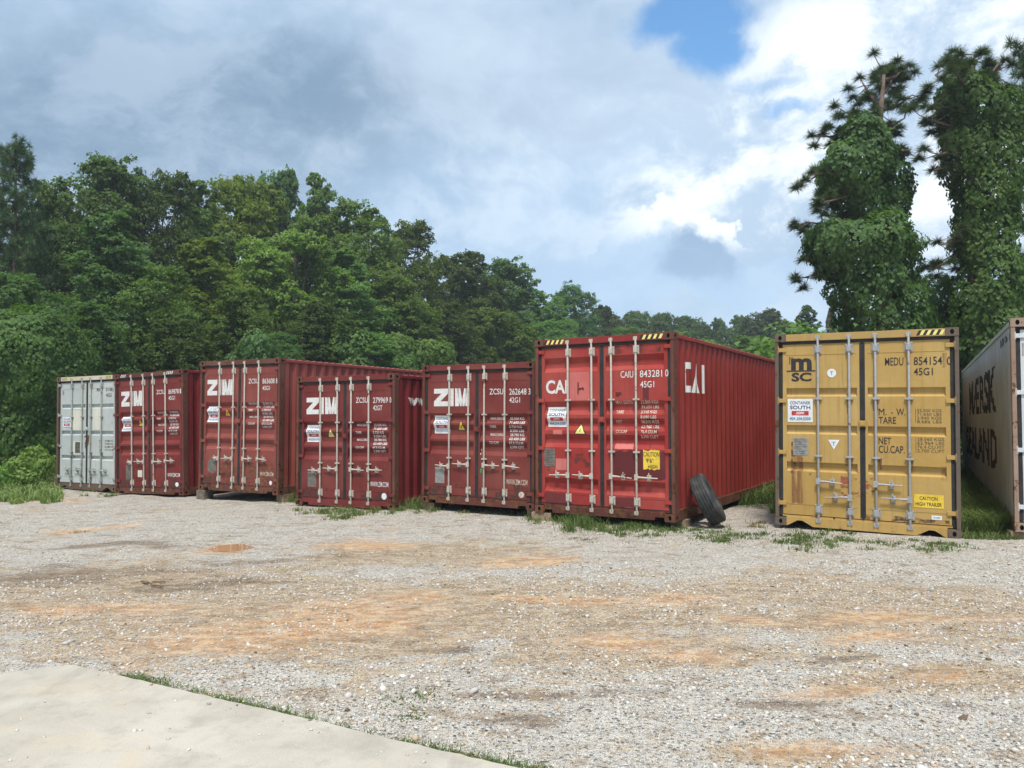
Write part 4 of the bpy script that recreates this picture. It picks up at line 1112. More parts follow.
tyre.matrix_world = Mt

# ------------------------------------------------------------------ blocks that carry the container corners
timber = simple_mat('weathered_timber', (0.24, 0.175, 0.11), 0.85, var=0.45, scale=9, bump=0.5)
blockm = simple_mat('stained_concrete_block', (0.15, 0.125, 0.10), 0.9, var=0.35, scale=12, bump=0.4)
def corner_pt(i, sx, l, zz=0.0):
    o = containers[i]
    m = Matrix.Translation(o.location) @ o.rotation_quaternion.to_matrix().to_4x4()
    return m @ Vector((sx * (HWX - 0.09), l, zz))
def support(i, sx, l, w, dpt, mat, name, label, yawd):
    p = corner_pt(i, sx, l)
    g = H1(p.x, p.y) - 0.03
    h = p.z - g
    if h < 0.03: return
    mb = MB(); mb.box(-w / 2, w / 2, -dpt / 2, dpt / 2, 0, h - 0.003)
    o = mb.build(name, mat, bevel=0.01)
    o.location = (p.x, p.y, g); o.rotation_euler = (0, 0, R_(yawd))
    tag(o, label, 'block', 'blocks under the containers')
support(2, -1, 0.12, 0.22, 0.30, blockm, 'concrete_block', 'small stained block under the left corner of the faded brick-red container', -20)
support(2, 1, 0.30, 0.20, 0.30, timber, 'timber_block', 'short timber under the right corner of the faded brick-red container', -31)
support(4, -1, 0.25, 0.24, 0.34, timber, 'timber_block', 'timber block in the shade under the left corner of the green-sealed container', -24)
support(4, 1, 0.30, 0.24, 0.34, timber, 'timber_block', 'timber block in the shade under the right corner of the green-sealed container', -33)
support(5, -1, 0.16, 0.36, 0.28, timber, 'timber_block', 'weathered timber under the left corner of the bright red container', -28)
support(5, 1, 0.50, 0.26, 0.24, timber, 'timber_block', 'tan timber block behind the leaning tyre', -36)
support(7, -1, 0.18, 0.30, 0.26, timber, 'timber_block', 'timber block under the near left corner of the weathered white container', -22)
for i in (0, 1, 6): pass

# a splintered piece of wood lying in the mud
mb = MB()
for (du, dv, eu, ev, r) in ((0, 0, 22, -1, .02), (8, 2.5, 20, 4, .015), (-2, -1.5, 12, 2, .012)):
    a = Vector(gp(143 + du, 585 + dv)); c = Vector(gp(143 + eu, 585 + ev))
    a.z = H1(a.x, a.y) + 0.02; c.z = H1(c.x, c.y) + 0.025
    m_ = (a + c) / 2 + Vector((0, 0.02, 0.012))
    mb.tube([a, m_, c], [r * 0.7, r, r * 0.5], 6)
tag(mb.build('broken_stick', timber), 'splintered stick lying in the brown mud of the yard', 'stick')

# ------------------------------------------------------------------ grass and weeds
def leaf_mat(name, lo, hi, trans=0.43, rough=0.6, objvar=0.32, spec=0.25):
    m, T, b = new_mat(name)
    g = T.n('ShaderNodeNewGeometry').outputs['Random Per Island']
    oi = T.n('ShaderNodeObjectInfo').outputs['Random']
    P = T.n('ShaderNodeTexCoord').outputs['Object']
    cl = T.noise(P, 0.8, 3, 0.5)
    f = T.math('MULTIPLY_ADD', g, 0.6); f.node.inputs[2].default_value = 0.0
    f = T.add(T.mul(g, 0.55), T.mul(T.mr(cl, 0.35, 0.65), 0.45))
    c = T.mix(f, lo, hi)
    hsv = T.n('ShaderNodeHueSaturation', {'Hue': T.mr(oi, 0, 1, 0.5 - 0.025 * objvar * 4, 0.5 + 0.02 * objvar * 4, False), 'Saturation': T.mr(oi, 0, 1, 1.08, 0.9, False), 'Value': T.mr(oi, 0, 1, 1 - objvar, 1 + objvar, False), 'Color': c})
    c = hsv.outputs[0]
    T.link(c, b.inputs['Base Color']); b.inputs['Roughness'].default_value = rough
    b.inputs['Specular IOR Level'].default_value = spec
    tr = T.n('ShaderNodeBsdfTranslucent', {'Color': T.mix(1.0, c, (1.25, 1.35, 0.55), 'MULTIPLY')})
    mx = T.n('ShaderNodeMixShader', {0: trans, 1: b.outputs[0], 2: tr.outputs[0]})
    out = [n for n in T.t.nodes if n.type == 'OUTPUT_MATERIAL'][0]
    T.link(mx.outputs[0], out.inputs['Surface'])
    return m

M_grass = leaf_mat('grass_blades', (0.075, 0.125, 0.030), (0.165, 0.22, 0.065), 0.3, 0.6, 0.0)
M_grassl = leaf_mat('light_green_grass_blades', (0.11, 0.19, 0.045), (0.25, 0.33, 0.10), 0.3, 0.6, 0.0)  # lighter yellow-green grass of the bank and container gaps
M_dry = leaf_mat('dry_grass_blades', (0.16, 0.15, 0.06), (0.26, 0.22, 0.11), 0.3, 0.7, 0.0)

def blades(x, y, z, h, w, lean=0.5):
    n = len(x)
    an = rng.random(n) * 6.283; la = rng.random(n) * 6.283
    L = lean * (0.3 + rng.random(n)) * h
    dx, dy = np.cos(an) * w, np.sin(an) * w
    lx, ly = np.cos(la) * L, np.sin(la) * L
    V = np.zeros((n, 5, 3))
    V[:, 0] = np.stack([x - dx, y - dy, z], 1); V[:, 1] = np.stack([x + dx, y + dy, z], 1)
    V[:, 2] = np.stack([x - dx * .8 + lx * .3, y - dy * .8 + ly * .3, z + h * .6], 1); V[:, 3] = np.stack([x + dx * .8 + lx * .3, y + dy * .8 + ly * .3, z + h * .6], 1)
    V[:, 4] = np.stack([x + lx, y + ly, z + h * (1 - 0.25 * lean)], 1)
    Fb = np.array([[0, 1, 3], [0, 3, 2], [2, 3, 4]])
    return V.reshape(-1, 3), (Fb[None] + (np.arange(n) * 5)[:, None, None]).reshape(-1, 3)

def px_area(n, u0, u1, v0, v1, edge=True):
    """points on the ground in tufts gathered round a patch of the photo"""
    k = max(5, n // 45)
    uc = rng.normal((u0 + u1) / 2, (u1 - u0) / 3.4, k); vc = rng.normal((v0 + v1) / 2, (v1 - v0) / 4.2, k)
    c = gpts(uc, vc)[:, :2]
    w = rng.random(k) ** 2 + 0.05; w /= w.sum()
    i = rng.choice(k, n, p=w)
    r = 0.03 + 0.16 * np.sqrt(w[i] / w.max())
    a = rng.random(n) * 6.283; q = np.abs(rng.normal(0, 0.6, n)) * r
    return c[i, 0] + np.cos(a) * q, c[i, 1] + np.sin(a) * q

GV, GF, goff = {}, {}, {}
def put(kind, x, y, h0, h1, w, lean=0.6):
    if len(x) == 0: return
    z = hgt(x, y) - 0.005
    h = h0 + (h1 - h0) * rng.random(len(x)) ** 1.7
    V, Fq = blades(x, y, z, h, w * (0.7 + 0.6 * rng.random(len(x))), lean)
    o = goff.get(kind, 0)
    GV.setdefault(kind, []).append(V); GF.setdefault(kind, []).append(Fq + o); goff[kind] = o + len(V)

# fringe along the slab edge, broken into runs
n = 11000
t = rng.random(n) * 4.4 + 0.45
off = np.abs(rng.normal(0, 0.05, n)) - 0.004
nrm = np.array([-dR[1], dR[0]])
if (nrm @ np.array([0, 1])) < 0: nrm = -nrm
ex = c0[0] + dR[0] * t + nrm[0] * off; ey = c0[1] + dR[1] * t + nrm[1] * off
nv = np.array([mnoise.noise((a * 1.7, c * 1.7, 1.0)) + 0.5 * mnoise.noise((a * 7, c * 7, 1.0)) for a, c in zip(ex, ey)])
k = rng.random(n) < np.clip(0.75 + 1.2 * nv, 0.10, 1)
put('g', ex[k], ey[k], 0.012, 0.05, 0.0028, 1.1)
for (u0, u1, v0, v1, n, h0, h1, kd) in [(a_[0], a_[1], a_[2], a_[3], int(a_[4] * .8), a_[5] * .7, a_[6] * .8, a_[7]) for a_ in [
        (298, 372, 507, 519, 2600, .04, .14, 'g'), (370, 425, 506, 515, 1400, .05, .16, 'g'), (556, 596, 517, 532, 2400, .07, .30, 'g'), (590, 668, 522, 537, 2600, .04, .15, 'g'),
        (520, 545, 514, 524, 600, .05, .15, 'g'), (690, 752, 528, 544, 2200, .02, .08, 'g'), (770, 852, 529, 551, 3600, .02, .09, 'g'), (855, 905, 540, 549, 500, .02, .06, 'g'), (905, 968, 540, 553, 1500, .02, .07, 'g'),
        (660, 700, 524, 536, 700, .03, .10, 'g'), (395, 432, 688, 706, 500, .008, .03, 'g'), (390, 425, 713, 722, 240, .008, .03, 'g'), (205, 245, 487, 497, 240, .04, .10, 'd'), (225, 300, 497, 505, 300, .03, .08, 'd'),
        (78, 118, 484, 497, 1500, .05, .16, 'g'), (415, 470, 498, 512, 900, .04, .12, 'd'), (470, 530, 508, 518, 700, .03, .09, 'd'), (560, 640, 530, 545, 500, .02, .05, 'd'), (735, 775, 519, 530, 400, .03, .09, 'd')]]:
    x, y = px_area(n, u0, u1, v0, v1); put(kd, x, y, h0, h1, 0.0055 if kd == 'g' else 0.005)
# tall grass growing in the gaps between the containers
def gap(i, j, l0, l1, n, h0, h1, m=0.05, kd='g', s0=0.0):
    a = corner_pt(i, 1, 0); b0 = corner_pt(j, -1, 0); a2 = corner_pt(i, 1, 12); b2 = corner_pt(j, -1, 12)
    l = l0 + (l1 - l0) * rng.random(n) ** 1.5; s = s0 + (1 - s0) * (rng.random(n) * (1 - 2 * m) + m)
    pa = np.array(a)[None, :2] + (np.array(a2 - a)[None, :2] / 12) * l[:, None]
    pb = np.array(b0)[None, :2] + (np.array(b2 - b0)[None, :2] / 12) * l[:, None]
    p = pa * (1 - s[:, None]) + pb * s[:, None]
    put(kd, p[:, 0], p[:, 1], h0, h1, 0.007, 0.7)
gap(5, 6, 2.0, 4.5, 1800, .10, .34, .02, 'b', .62); gap(5, 6, 3.5, 11, 5000, .12, .40)
gap(6, 7, 0.4, 11, 9000, .12, .46); gap(6, 7, 0.5, 6, 5000, .15, .46, .05, 'b')
gap(6, 7, 0.0, 0.7, 700, .04, .14)
gap(4, 5, 0.2, 6, 700, .1, .3); gap(3, 4, 0.1, 8, 1500, .1, .35); gap(2, 3, 0.2, 6, 900, .1, .3)
# the grassy bank at the far left
n = 16000
u = rng.uniform(-90, 62, n); dd = 16.7 + 9 * rng.random(n) ** 1.4
x = (u - 512) / FOC * dd; y = dd + 0.25 * np.sin(u * 0.21)
kb = np.array([mnoise.noise((a * 1.3, c * 1.3, 2.0)) for a, c in zip(x, y)]) > -0.25 - 0.2 * (dd - 16.7)
put('b', x[kb], y[kb], 0.05, 0.26, 0.012, 0.9)
VV = []; FF = []; mi = []
base_off = 0
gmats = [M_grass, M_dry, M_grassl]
for m_i, kd in enumerate(['g', 'd', 'b']):
    V = np.concatenate(GV[kd]); Fq = np.concatenate(GF[kd])
    o = link_mesh('grass', np_mesh('grass', V, Fq, gmats[m_i]))
    tag(o, ['green grass tufts along the slab and under the container fronts', 'dry thin grass scattered at the container fronts', 'bright grass on the bank beside the pale grey container'][m_i], 'grass', kind='stuff')

# ------------------------------------------------------------------ trees
bark = simple_mat('bark', (0.085, 0.066, 0.05), 0.9, var=0.45, scale=7, bump=0.6)
barkp = simple_mat('pine_bark', (0.13, 0.088, 0.065), 0.9, var=0.4, scale=9, bump=0.6)
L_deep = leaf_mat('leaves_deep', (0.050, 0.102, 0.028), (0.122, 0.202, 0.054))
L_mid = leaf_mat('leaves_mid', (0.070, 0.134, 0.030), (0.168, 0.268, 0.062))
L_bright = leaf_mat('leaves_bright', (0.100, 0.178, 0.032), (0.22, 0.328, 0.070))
L_kud = leaf_mat('leaves_vine', (0.052, 0.115, 0.032), (0.135, 0.230, 0.064), objvar=0.12)
L_pine = leaf_mat('needles', (0.036, 0.076, 0.030), (0.090, 0.145, 0.052), 0.25)
L_far = leaf_mat('leaves_far', (0.062, 0.118, 0.042), (0.125, 0.20, 0.066))
L_bush = leaf_mat('leaves_bush', (0.13, 0.225, 0.05), (0.25, 0.37, 0.10))

def unit(v): return v / np.maximum(1e-9, np.linalg.norm(v, axis=-1, keepdims=True))
def rdir(n, zmin=-1.0):
    z = rng.uniform(zmin, 1, n); a = rng.random(n) * 6.283; r = np.sqrt(1 - z * z)
    return np.stack([r * np.cos(a), r * np.sin(a), z], 1)

def leaf_verts(C, N, size, aspect=0.62, hang=None):
    n = len(C); N = unit(N)
    if hang is None:
        t = unit(np.cross(N, rdir(n)))
    else:
        d = np.array([0, 0, -1.0])[None] + hang * (rng.random((n, 3)) - 0.5)
        t = unit(d - N * (d * N).sum(1, keepdims=True))
    bt = np.cross(N, t)
    s = size[:, None]
    V = np.stack([C - t * s * .5, C + bt * s * aspect * .5 + N * s * .09 - t * s * .06, C + t * s * .5 - N * s * .14, C - bt * s * aspect * .5 + N * s * .09 - t * s * .06], 1)
    F = (np.arange(n) * 4)[:, None] + np.arange(4)[None]
    return V.reshape(-1, 3), F

def clumped(lobes, nsub, nleaf, lsize, rs=0.27, up=0.45, squash=0.6):
    """leaves on sprays that sit all over rounded lobes; lobes: (centre, radius)"""
    Cs, Ns = [], []
    for c, r in lobes:
        m = int(nsub * rng.uniform(0.85, 1.15))
        d = rdir(m, -0.7)
        so = rng.random(3) * 50
        lm = np.array([1 + 0.42 * mnoise.noise(tuple(q * 1.6 + so)) for q in d])[:, None]
        sub = np.asarray(c)[None] + d * r * lm * rng.uniform(0.74, 1.12, (m, 1)) * np.array([1, 1, 0.9])
        sr = r * rs * rng.uniform(0.45, 1.4, m)
        e = rdir(m * nleaf, -0.8).reshape(m, nleaf, 3)
        rad = rng.uniform(0.2, 1.0, (m, nleaf, 1)) ** 0.6
        p = sub[:, None] + e * rad * sr[:, None, None] * np.array([1.2, 1.2, squash])
        p[:, :, 2] -= 0.35 * sr[:, None] * (e[:, :, 0] ** 2 + e[:, :, 1] ** 2) * rad[:, :, 0]
        nn_ = e * 0.35 + d[:, None] * 0.45 + np.array([0, 0, up]) + rdir(m * nleaf).reshape(m, nleaf, 3) * 0.75
        Cs.append(p.reshape(-1, 3)); Ns.append(nn_.reshape(-1, 3))
    C = np.concatenate(Cs); N = np.concatenate(Ns)
    return leaf_verts(C, N, lsize * rng.uniform(0.6, 1.4, len(C)))

def trunk_mesh(name, h, r, mat, limbs=(), wob=0.25):
    mb = MB(); pts = []; k = 9
    ph = rng.random() * 6
    for i in range(k + 1):
        f = i / k
        pts.append((wob * math.sin(ph + f * 3.1) * f, wob * math.cos(ph * 1.7 + f * 2.3) * f, f * h))
    rr = [r * (1.25 if i == 0 else 1) * (1 - 0.72 * i / k) for i in range(k + 1)]
    mb.tube(pts, rr, 9)
    for (end, f0, r0) in limbs:
        i = min(k, int(f0 * k)); s = Vector(pts[i]); e = Vector(end)
        m_ = s.lerp(e, 0.5) + Vector((0, 0, 0.12 * (e - s).length))
        mb.tube([s, s.lerp(m_, 0.6), m_, e], [r0, r0 * .8, r0 * .6, r0 * .2], 6)
    return mb.mesh(name, mat)

def broad_proto(h, rc, z0, nl, nsub, nleaf, lsize, shape=1.0):
    """egg-shaped crown made of rounded lobes spiralling from its foot to its top"""
    lobes = []
    for i in range(nl):
        f = (i + 0.5) / nl
        w = rc * math.sqrt(max(0.06, 1 - ((f - 0.46) / 0.60) ** 2)) * shape
        a = i * 2.399 + rng.uniform(-.5, .5)
        r = rc * (0.40 - 0.08 * f) * rng.uniform(0.6, 1.25)
        k = max(0, w - r * 0.75) * rng.uniform(0.6, 1.08)
        lobes.append((np.array([math.cos(a) * k, math.sin(a) * k, z0 + r * 0.5 + (h - r * 1.35 - z0) * f]), r))
    lobes.append((np.array([rng.normal(0, .3), rng.normal(0, .3), h - rc * 0.30]), rc * 0.28))
    V, F = clumped(lobes, nsub, nleaf, lsize)
    crown = np_mesh('crown', V, F, L_mid)
    tr = trunk_mesh('trunk', h * 0.86, 0.2 + h * 0.007, bark, [(tuple(c), rng.uniform(0.3, 0.7), 0.09) for c, r in lobes[::2]])
    return crown, tr
def narrow_proto(h, rc, z0, nl, nsub, nleaf, lsize):
    lobes = []
    for i in range(nl):
        f = (i + 0.5) / nl; zz = z0 + (h - z0) * f
        w = rc * (0.35 + 0.9 * math.sin(math.pi * min(1, 0.22 + f * 0.74))) * 0.75
        a = i * 2.4; k = rng.uniform(0.25, 0.75)
        lobes.append((np.array([math.cos(a) * w * k, math.sin(a) * w * k, zz]), w * rng.uniform(0.42, 0.62)))
    V, F = clumped(lobes, nsub, nleaf, lsize)
    return np_mesh('crown', V, F, L_mid), trunk_mesh('trunk', h * 0.93, 0.17, bark, [(tuple(c), 0.5, 0.06) for c, r in lobes[::3]])

def pine_proto(h, z0, rc, nb, ntuft, needles=60, tuft=0.42):
    mb = MB(); pts = [(0.25 * math.sin(f * 2.6), 0.2 * math.sin(f * 3.7 + 1), f * h) for f in np.linspace(0, 1, 10)]
    mb.tube(pts, [0.20 * (1 - 0.75 * f) + 0.015 for f in np.linspace(0, 1, 10)], 9)
    tips = []
    for i in range(nb):
        f = i / nb; zz = z0 + (h - 0.3 - z0) * f
        a = i * 2.399 + rng.uniform(-.4, .4); ln = rc * (1.0 - 0.62 * f ** 1.5) * rng.uniform(0.55, 1.1)
        k = min(9, zz / h * 9); i0 = int(k); s = Vector(pts[i0]).lerp(Vector(pts[min(9, i0 + 1)]), k - i0)
        e = s + Vector((math.cos(a) * ln, math.sin(a) * ln, ln * rng.uniform(0.05, 0.5)))
        m_ = s.lerp(e, 0.5) + Vector((0, 0, -0.08 * ln))
        mb.tube([s, m_, e], [0.05, 0.035, 0.012], 5)
        for q in range(ntuft):
            fr = rng.uniform(0.45, 1.05); b0 = s.lerp(m_, fr * 2) if fr < .5 else m_.lerp(e, fr * 2 - 1)
            tips.append(np.array(b0) + rng.normal(0, 0.30, 3) * np.array([1, 1, 0.7]))
    tips.append(np.array([pts[-1][0], pts[-1][1], h]))
    tips = np.array(tips); nt_ = len(tips)
    d = rdir(nt_ * needles, -0.5); c = np.repeat(tips, needles, 0)
    L = tuft * rng.uniform(0.6, 1.1, len(c))[:, None]
    sd_ = unit(np.cross(d, rdir(len(d)))) * 0.014
    b0 = c + d * L * 0.12; tp = c + d * L + np.array([0, 0, -0.05])
    V = np.stack([b0 - sd_, b0 + sd_, tp + sd_ * .4, tp - sd_ * .4], 1).reshape(-1, 3)
    F = (np.arange(len(c)) * 4)[:, None] + np.arange(4)[None]
    return np_mesh('crown', V, F, L_pine), mb.mesh('trunk', barkp)

def drape(blobs_, dens, lsize, hang=0.8, lump=0.16, seed=0.0, tend=0):
    """leaves shingled over a union of ellipsoids, as vines smothering a tree"""
    Cs, Ns = [], []
    B = [(np.array(c, float), np.array(r, float)) for c, r in blobs_]
    for i, (c, r) in enumerate(B):
        area = 4 * math.pi * ((r[0] * r[1]) ** 1.6 / 3 + (r[0] * r[2]) ** 1.6 / 3 + (r[1] * r[2]) ** 1.6 / 3) ** (1 / 1.6)
        n = int(area * dens)
        e = rdir(n)
        lm = np.array([mnoise.noise(tuple(q * r * 1.1 + c + seed)) + 0.6 * mnoise.noise(tuple(q * r * 2.6 + c + seed)) for q in e])
        p = c + e * r * (1 + lump * lm[:, None]) + rng.normal(0, 0.05, (n, 3))
        nn_ = unit(e / r) + rng.normal(0, 0.33, (n, 3)) + np.array([0, 0, 0.25])
        keep = np.ones(n, bool)
        for j, (c2, r2) in enumerate(B):
            if j != i: keep &= (((p - c2) / (r2 * 0.9)) ** 2).sum(1) > 1
        keep &= (lm > -0.75) 
        Cs.append(p[keep]); Ns.append(nn_[keep])
    for _ in range(tend):                                    # hanging tendrils
        c, r = B[rng.integers(len(B))]
        d = rdir(1, -0.2)[0]; s = c + d * r * 1.0
        m = rng.integers(8, 22)
        q = s + np.stack([rng.normal(0, .04, m), rng.normal(0, .04, m), -np.linspace(0, rng.uniform(.4, 1.3), m)], 1)
        Cs.append(q); Ns.append(np.tile(d, (m, 1)) + rng.normal(0, .5, (m, 3)))
    C = np.concatenate(Cs); N = np.concatenate(Ns)
    return leaf_verts(C, N, lsize * rng.uniform(0.6, 1.35, len(C)), 0.85, hang)

protos = {
    'broad': broad_proto(14, 3.9, 2.2, 27, 56, 34, 0.18),
    'broad2': broad_proto(14, 3.6, 1.6, 34, 46, 32, 0.17),
    'broad3': broad_proto(14, 4.2, 2.6, 22, 60, 36, 0.21, 1.05),
    'narrow': narrow_proto(14, 2.6, 1.5, 20, 52, 38, 0.17),
    'round': broad_proto(14, 4.4, 5.0, 15, 54, 36, 0.27),
    'pine': pine_proto(14, 4.5, 2.6, 46, 12, 70, 0.40),
}
used_proto = set()
def tree(kind, px, topy, depth, halfpx, leafm, name, label, group, basez=None, rot=None, hs=None):
    p = at_depth(px, topy, depth)
    g = H1(p[0], p[1]) - 0.1
    h = p[2] - g
    rad = halfpx * 1.22 / FOC * depth
    base_r = {'broad': 4.1, 'broad2': 3.8, 'broad3': 4.5, 'narrow': 2.5, 'round': 4.6, 'pine': 2.9}[kind]
    t = empty(name, label, 'tree', (p[0], p[1], g), group)
    t.rotation_euler = (0, 0, rng.random() * 6.283 if rot is None else rot)
    s = rad / base_r
    t.scale = (s, s, h / 14.0)
    cm, tm = protos[kind]
    tk = link_mesh('trunk', tm, t)
    cw = link_mesh('crown', cm, t)
    cw.material_slots[0].link = 'OBJECT'; cw.material_slots[0].material = leafm
    return t

G1 = 'trees of the wood behind the containers'
G2 = 'crowns of the far treeline'
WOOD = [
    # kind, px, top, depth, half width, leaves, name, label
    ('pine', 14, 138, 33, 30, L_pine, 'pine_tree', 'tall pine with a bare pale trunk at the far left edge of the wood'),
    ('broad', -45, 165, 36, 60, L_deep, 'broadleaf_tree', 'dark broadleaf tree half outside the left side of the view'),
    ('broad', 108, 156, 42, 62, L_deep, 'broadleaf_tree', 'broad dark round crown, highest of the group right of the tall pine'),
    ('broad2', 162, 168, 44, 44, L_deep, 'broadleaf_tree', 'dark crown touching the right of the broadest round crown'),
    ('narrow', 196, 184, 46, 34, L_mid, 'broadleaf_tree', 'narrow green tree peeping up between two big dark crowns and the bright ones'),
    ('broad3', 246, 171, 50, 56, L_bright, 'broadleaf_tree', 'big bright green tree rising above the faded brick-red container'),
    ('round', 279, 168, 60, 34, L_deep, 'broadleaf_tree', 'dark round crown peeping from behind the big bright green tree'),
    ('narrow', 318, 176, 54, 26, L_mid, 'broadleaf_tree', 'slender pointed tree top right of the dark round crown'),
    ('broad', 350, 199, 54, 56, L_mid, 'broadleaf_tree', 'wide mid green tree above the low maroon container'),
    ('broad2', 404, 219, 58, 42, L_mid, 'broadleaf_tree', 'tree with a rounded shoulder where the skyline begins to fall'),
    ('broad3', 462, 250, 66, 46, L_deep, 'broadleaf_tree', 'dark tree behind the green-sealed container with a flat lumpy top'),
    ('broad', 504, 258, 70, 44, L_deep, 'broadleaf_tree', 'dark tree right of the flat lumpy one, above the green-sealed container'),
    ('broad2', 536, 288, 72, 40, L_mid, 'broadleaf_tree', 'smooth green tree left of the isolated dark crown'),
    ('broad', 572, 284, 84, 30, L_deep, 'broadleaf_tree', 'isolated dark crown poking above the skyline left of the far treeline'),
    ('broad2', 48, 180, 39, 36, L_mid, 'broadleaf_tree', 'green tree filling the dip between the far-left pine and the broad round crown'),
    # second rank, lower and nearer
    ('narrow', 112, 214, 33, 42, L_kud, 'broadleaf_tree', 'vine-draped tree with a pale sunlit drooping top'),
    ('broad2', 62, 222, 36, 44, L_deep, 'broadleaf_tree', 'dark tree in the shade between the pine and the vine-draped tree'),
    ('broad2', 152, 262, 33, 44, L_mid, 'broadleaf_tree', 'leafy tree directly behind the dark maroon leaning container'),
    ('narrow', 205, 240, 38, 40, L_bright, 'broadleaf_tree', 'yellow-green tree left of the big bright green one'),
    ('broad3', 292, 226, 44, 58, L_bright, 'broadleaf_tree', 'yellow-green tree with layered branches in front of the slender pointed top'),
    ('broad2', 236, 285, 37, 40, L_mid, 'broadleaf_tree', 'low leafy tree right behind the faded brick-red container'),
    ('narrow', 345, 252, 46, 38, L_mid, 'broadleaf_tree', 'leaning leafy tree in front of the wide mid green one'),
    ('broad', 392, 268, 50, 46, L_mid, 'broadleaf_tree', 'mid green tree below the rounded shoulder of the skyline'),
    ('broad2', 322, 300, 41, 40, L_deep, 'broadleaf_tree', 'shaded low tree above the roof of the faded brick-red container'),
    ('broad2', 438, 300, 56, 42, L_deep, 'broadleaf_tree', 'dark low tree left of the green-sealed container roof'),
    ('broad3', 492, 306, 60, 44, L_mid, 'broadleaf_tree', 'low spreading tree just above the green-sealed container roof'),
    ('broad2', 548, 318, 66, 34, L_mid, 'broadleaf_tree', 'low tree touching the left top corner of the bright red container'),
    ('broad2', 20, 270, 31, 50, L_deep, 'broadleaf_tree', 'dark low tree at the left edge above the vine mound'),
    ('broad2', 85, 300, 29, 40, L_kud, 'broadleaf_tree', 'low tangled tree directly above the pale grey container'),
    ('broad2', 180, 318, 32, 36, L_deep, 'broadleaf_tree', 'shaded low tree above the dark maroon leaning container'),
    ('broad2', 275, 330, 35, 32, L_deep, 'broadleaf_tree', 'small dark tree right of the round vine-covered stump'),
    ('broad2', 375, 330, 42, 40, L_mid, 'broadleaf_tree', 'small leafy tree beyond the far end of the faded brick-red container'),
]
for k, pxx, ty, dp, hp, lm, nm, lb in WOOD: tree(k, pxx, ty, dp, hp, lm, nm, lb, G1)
FAR = [
    ('round', 606, 305, 100, 27, 'first rounded crown of the far treeline counted from the left'),
    ('round', 634, 309, 108, 27, 'second rounded crown of the far treeline counted from the left'),
    ('round', 660, 311, 104, 25, 'third rounded crown of the far treeline counted from the left'),
    ('round', 689, 314, 112, 22, 'fourth rounded crown of the far treeline counted from the left'),
    ('round', 722, 317, 108, 17, 'small round crown standing alone in the middle of the far treeline'),
    ('round', 745, 314, 116, 22, 'fifth rounded crown of the far treeline, right of the small round one'),
    ('round', 766, 309, 112, 27, 'widest rounded crown of the far treeline, left of the mustard yellow container'),
    ('round', 705, 324, 116, 25, 'low crown filling the dip left of the small round crown'),
    ('round', 788, 318, 112, 22, 'crown of the far treeline over the left top corner of the mustard yellow container'),
    ('narrow', 806, 306, 78, 17, 'thin pale tree with a see-through top above the mustard yellow container'),
]
for k, pxx, ty, dp, hp, lb in FAR: tree(k, pxx, ty, dp, hp, L_far, 'broadleaf_tree', lb, G2)
for pxx, ty, dp, hp, lm, lb in [
        (708, 338, 62, 26, L_bright, 'pale green bushy tree seen over the end of the bright red container'),
        (752, 334, 60, 30, L_mid, 'mid green bushy tree between the bright red and mustard yellow containers'),
        (676, 330, 70, 24, L_mid, 'bushy tree just over the top rail of the bright red container'),
        (625, 326, 78, 26, L_mid, 'bushy tree above the middle of the bright red doors'),
        (840, 316, 58, 22, L_bright, 'light green bushy tree behind the bare snag')]:
    tree('broad2', pxx, ty, dp, hp, lm, 'broadleaf_tree', lb, 'bushy trees at mid distance')

# bare snag by the mustard yellow container
mb = MB()
pts = [at_depth(831, 336, 34), at_depth(829, 322, 34), at_depth(831, 312, 34), at_depth(835, 303, 34), at_depth(836, 295, 34)]
g = H1(pts[0][0], pts[0][1]); pts = [(pts[0][0] + 0.2, pts[0][1], g - .1)] + [tuple(p) for p in pts]
mb.tube(pts, [.22, .17, .15, .13, .10, .07], 9)
tag(mb.build('dead_tree', bark), 'bare crooked snag sticking up behind the mustard yellow container', 'dead tree')

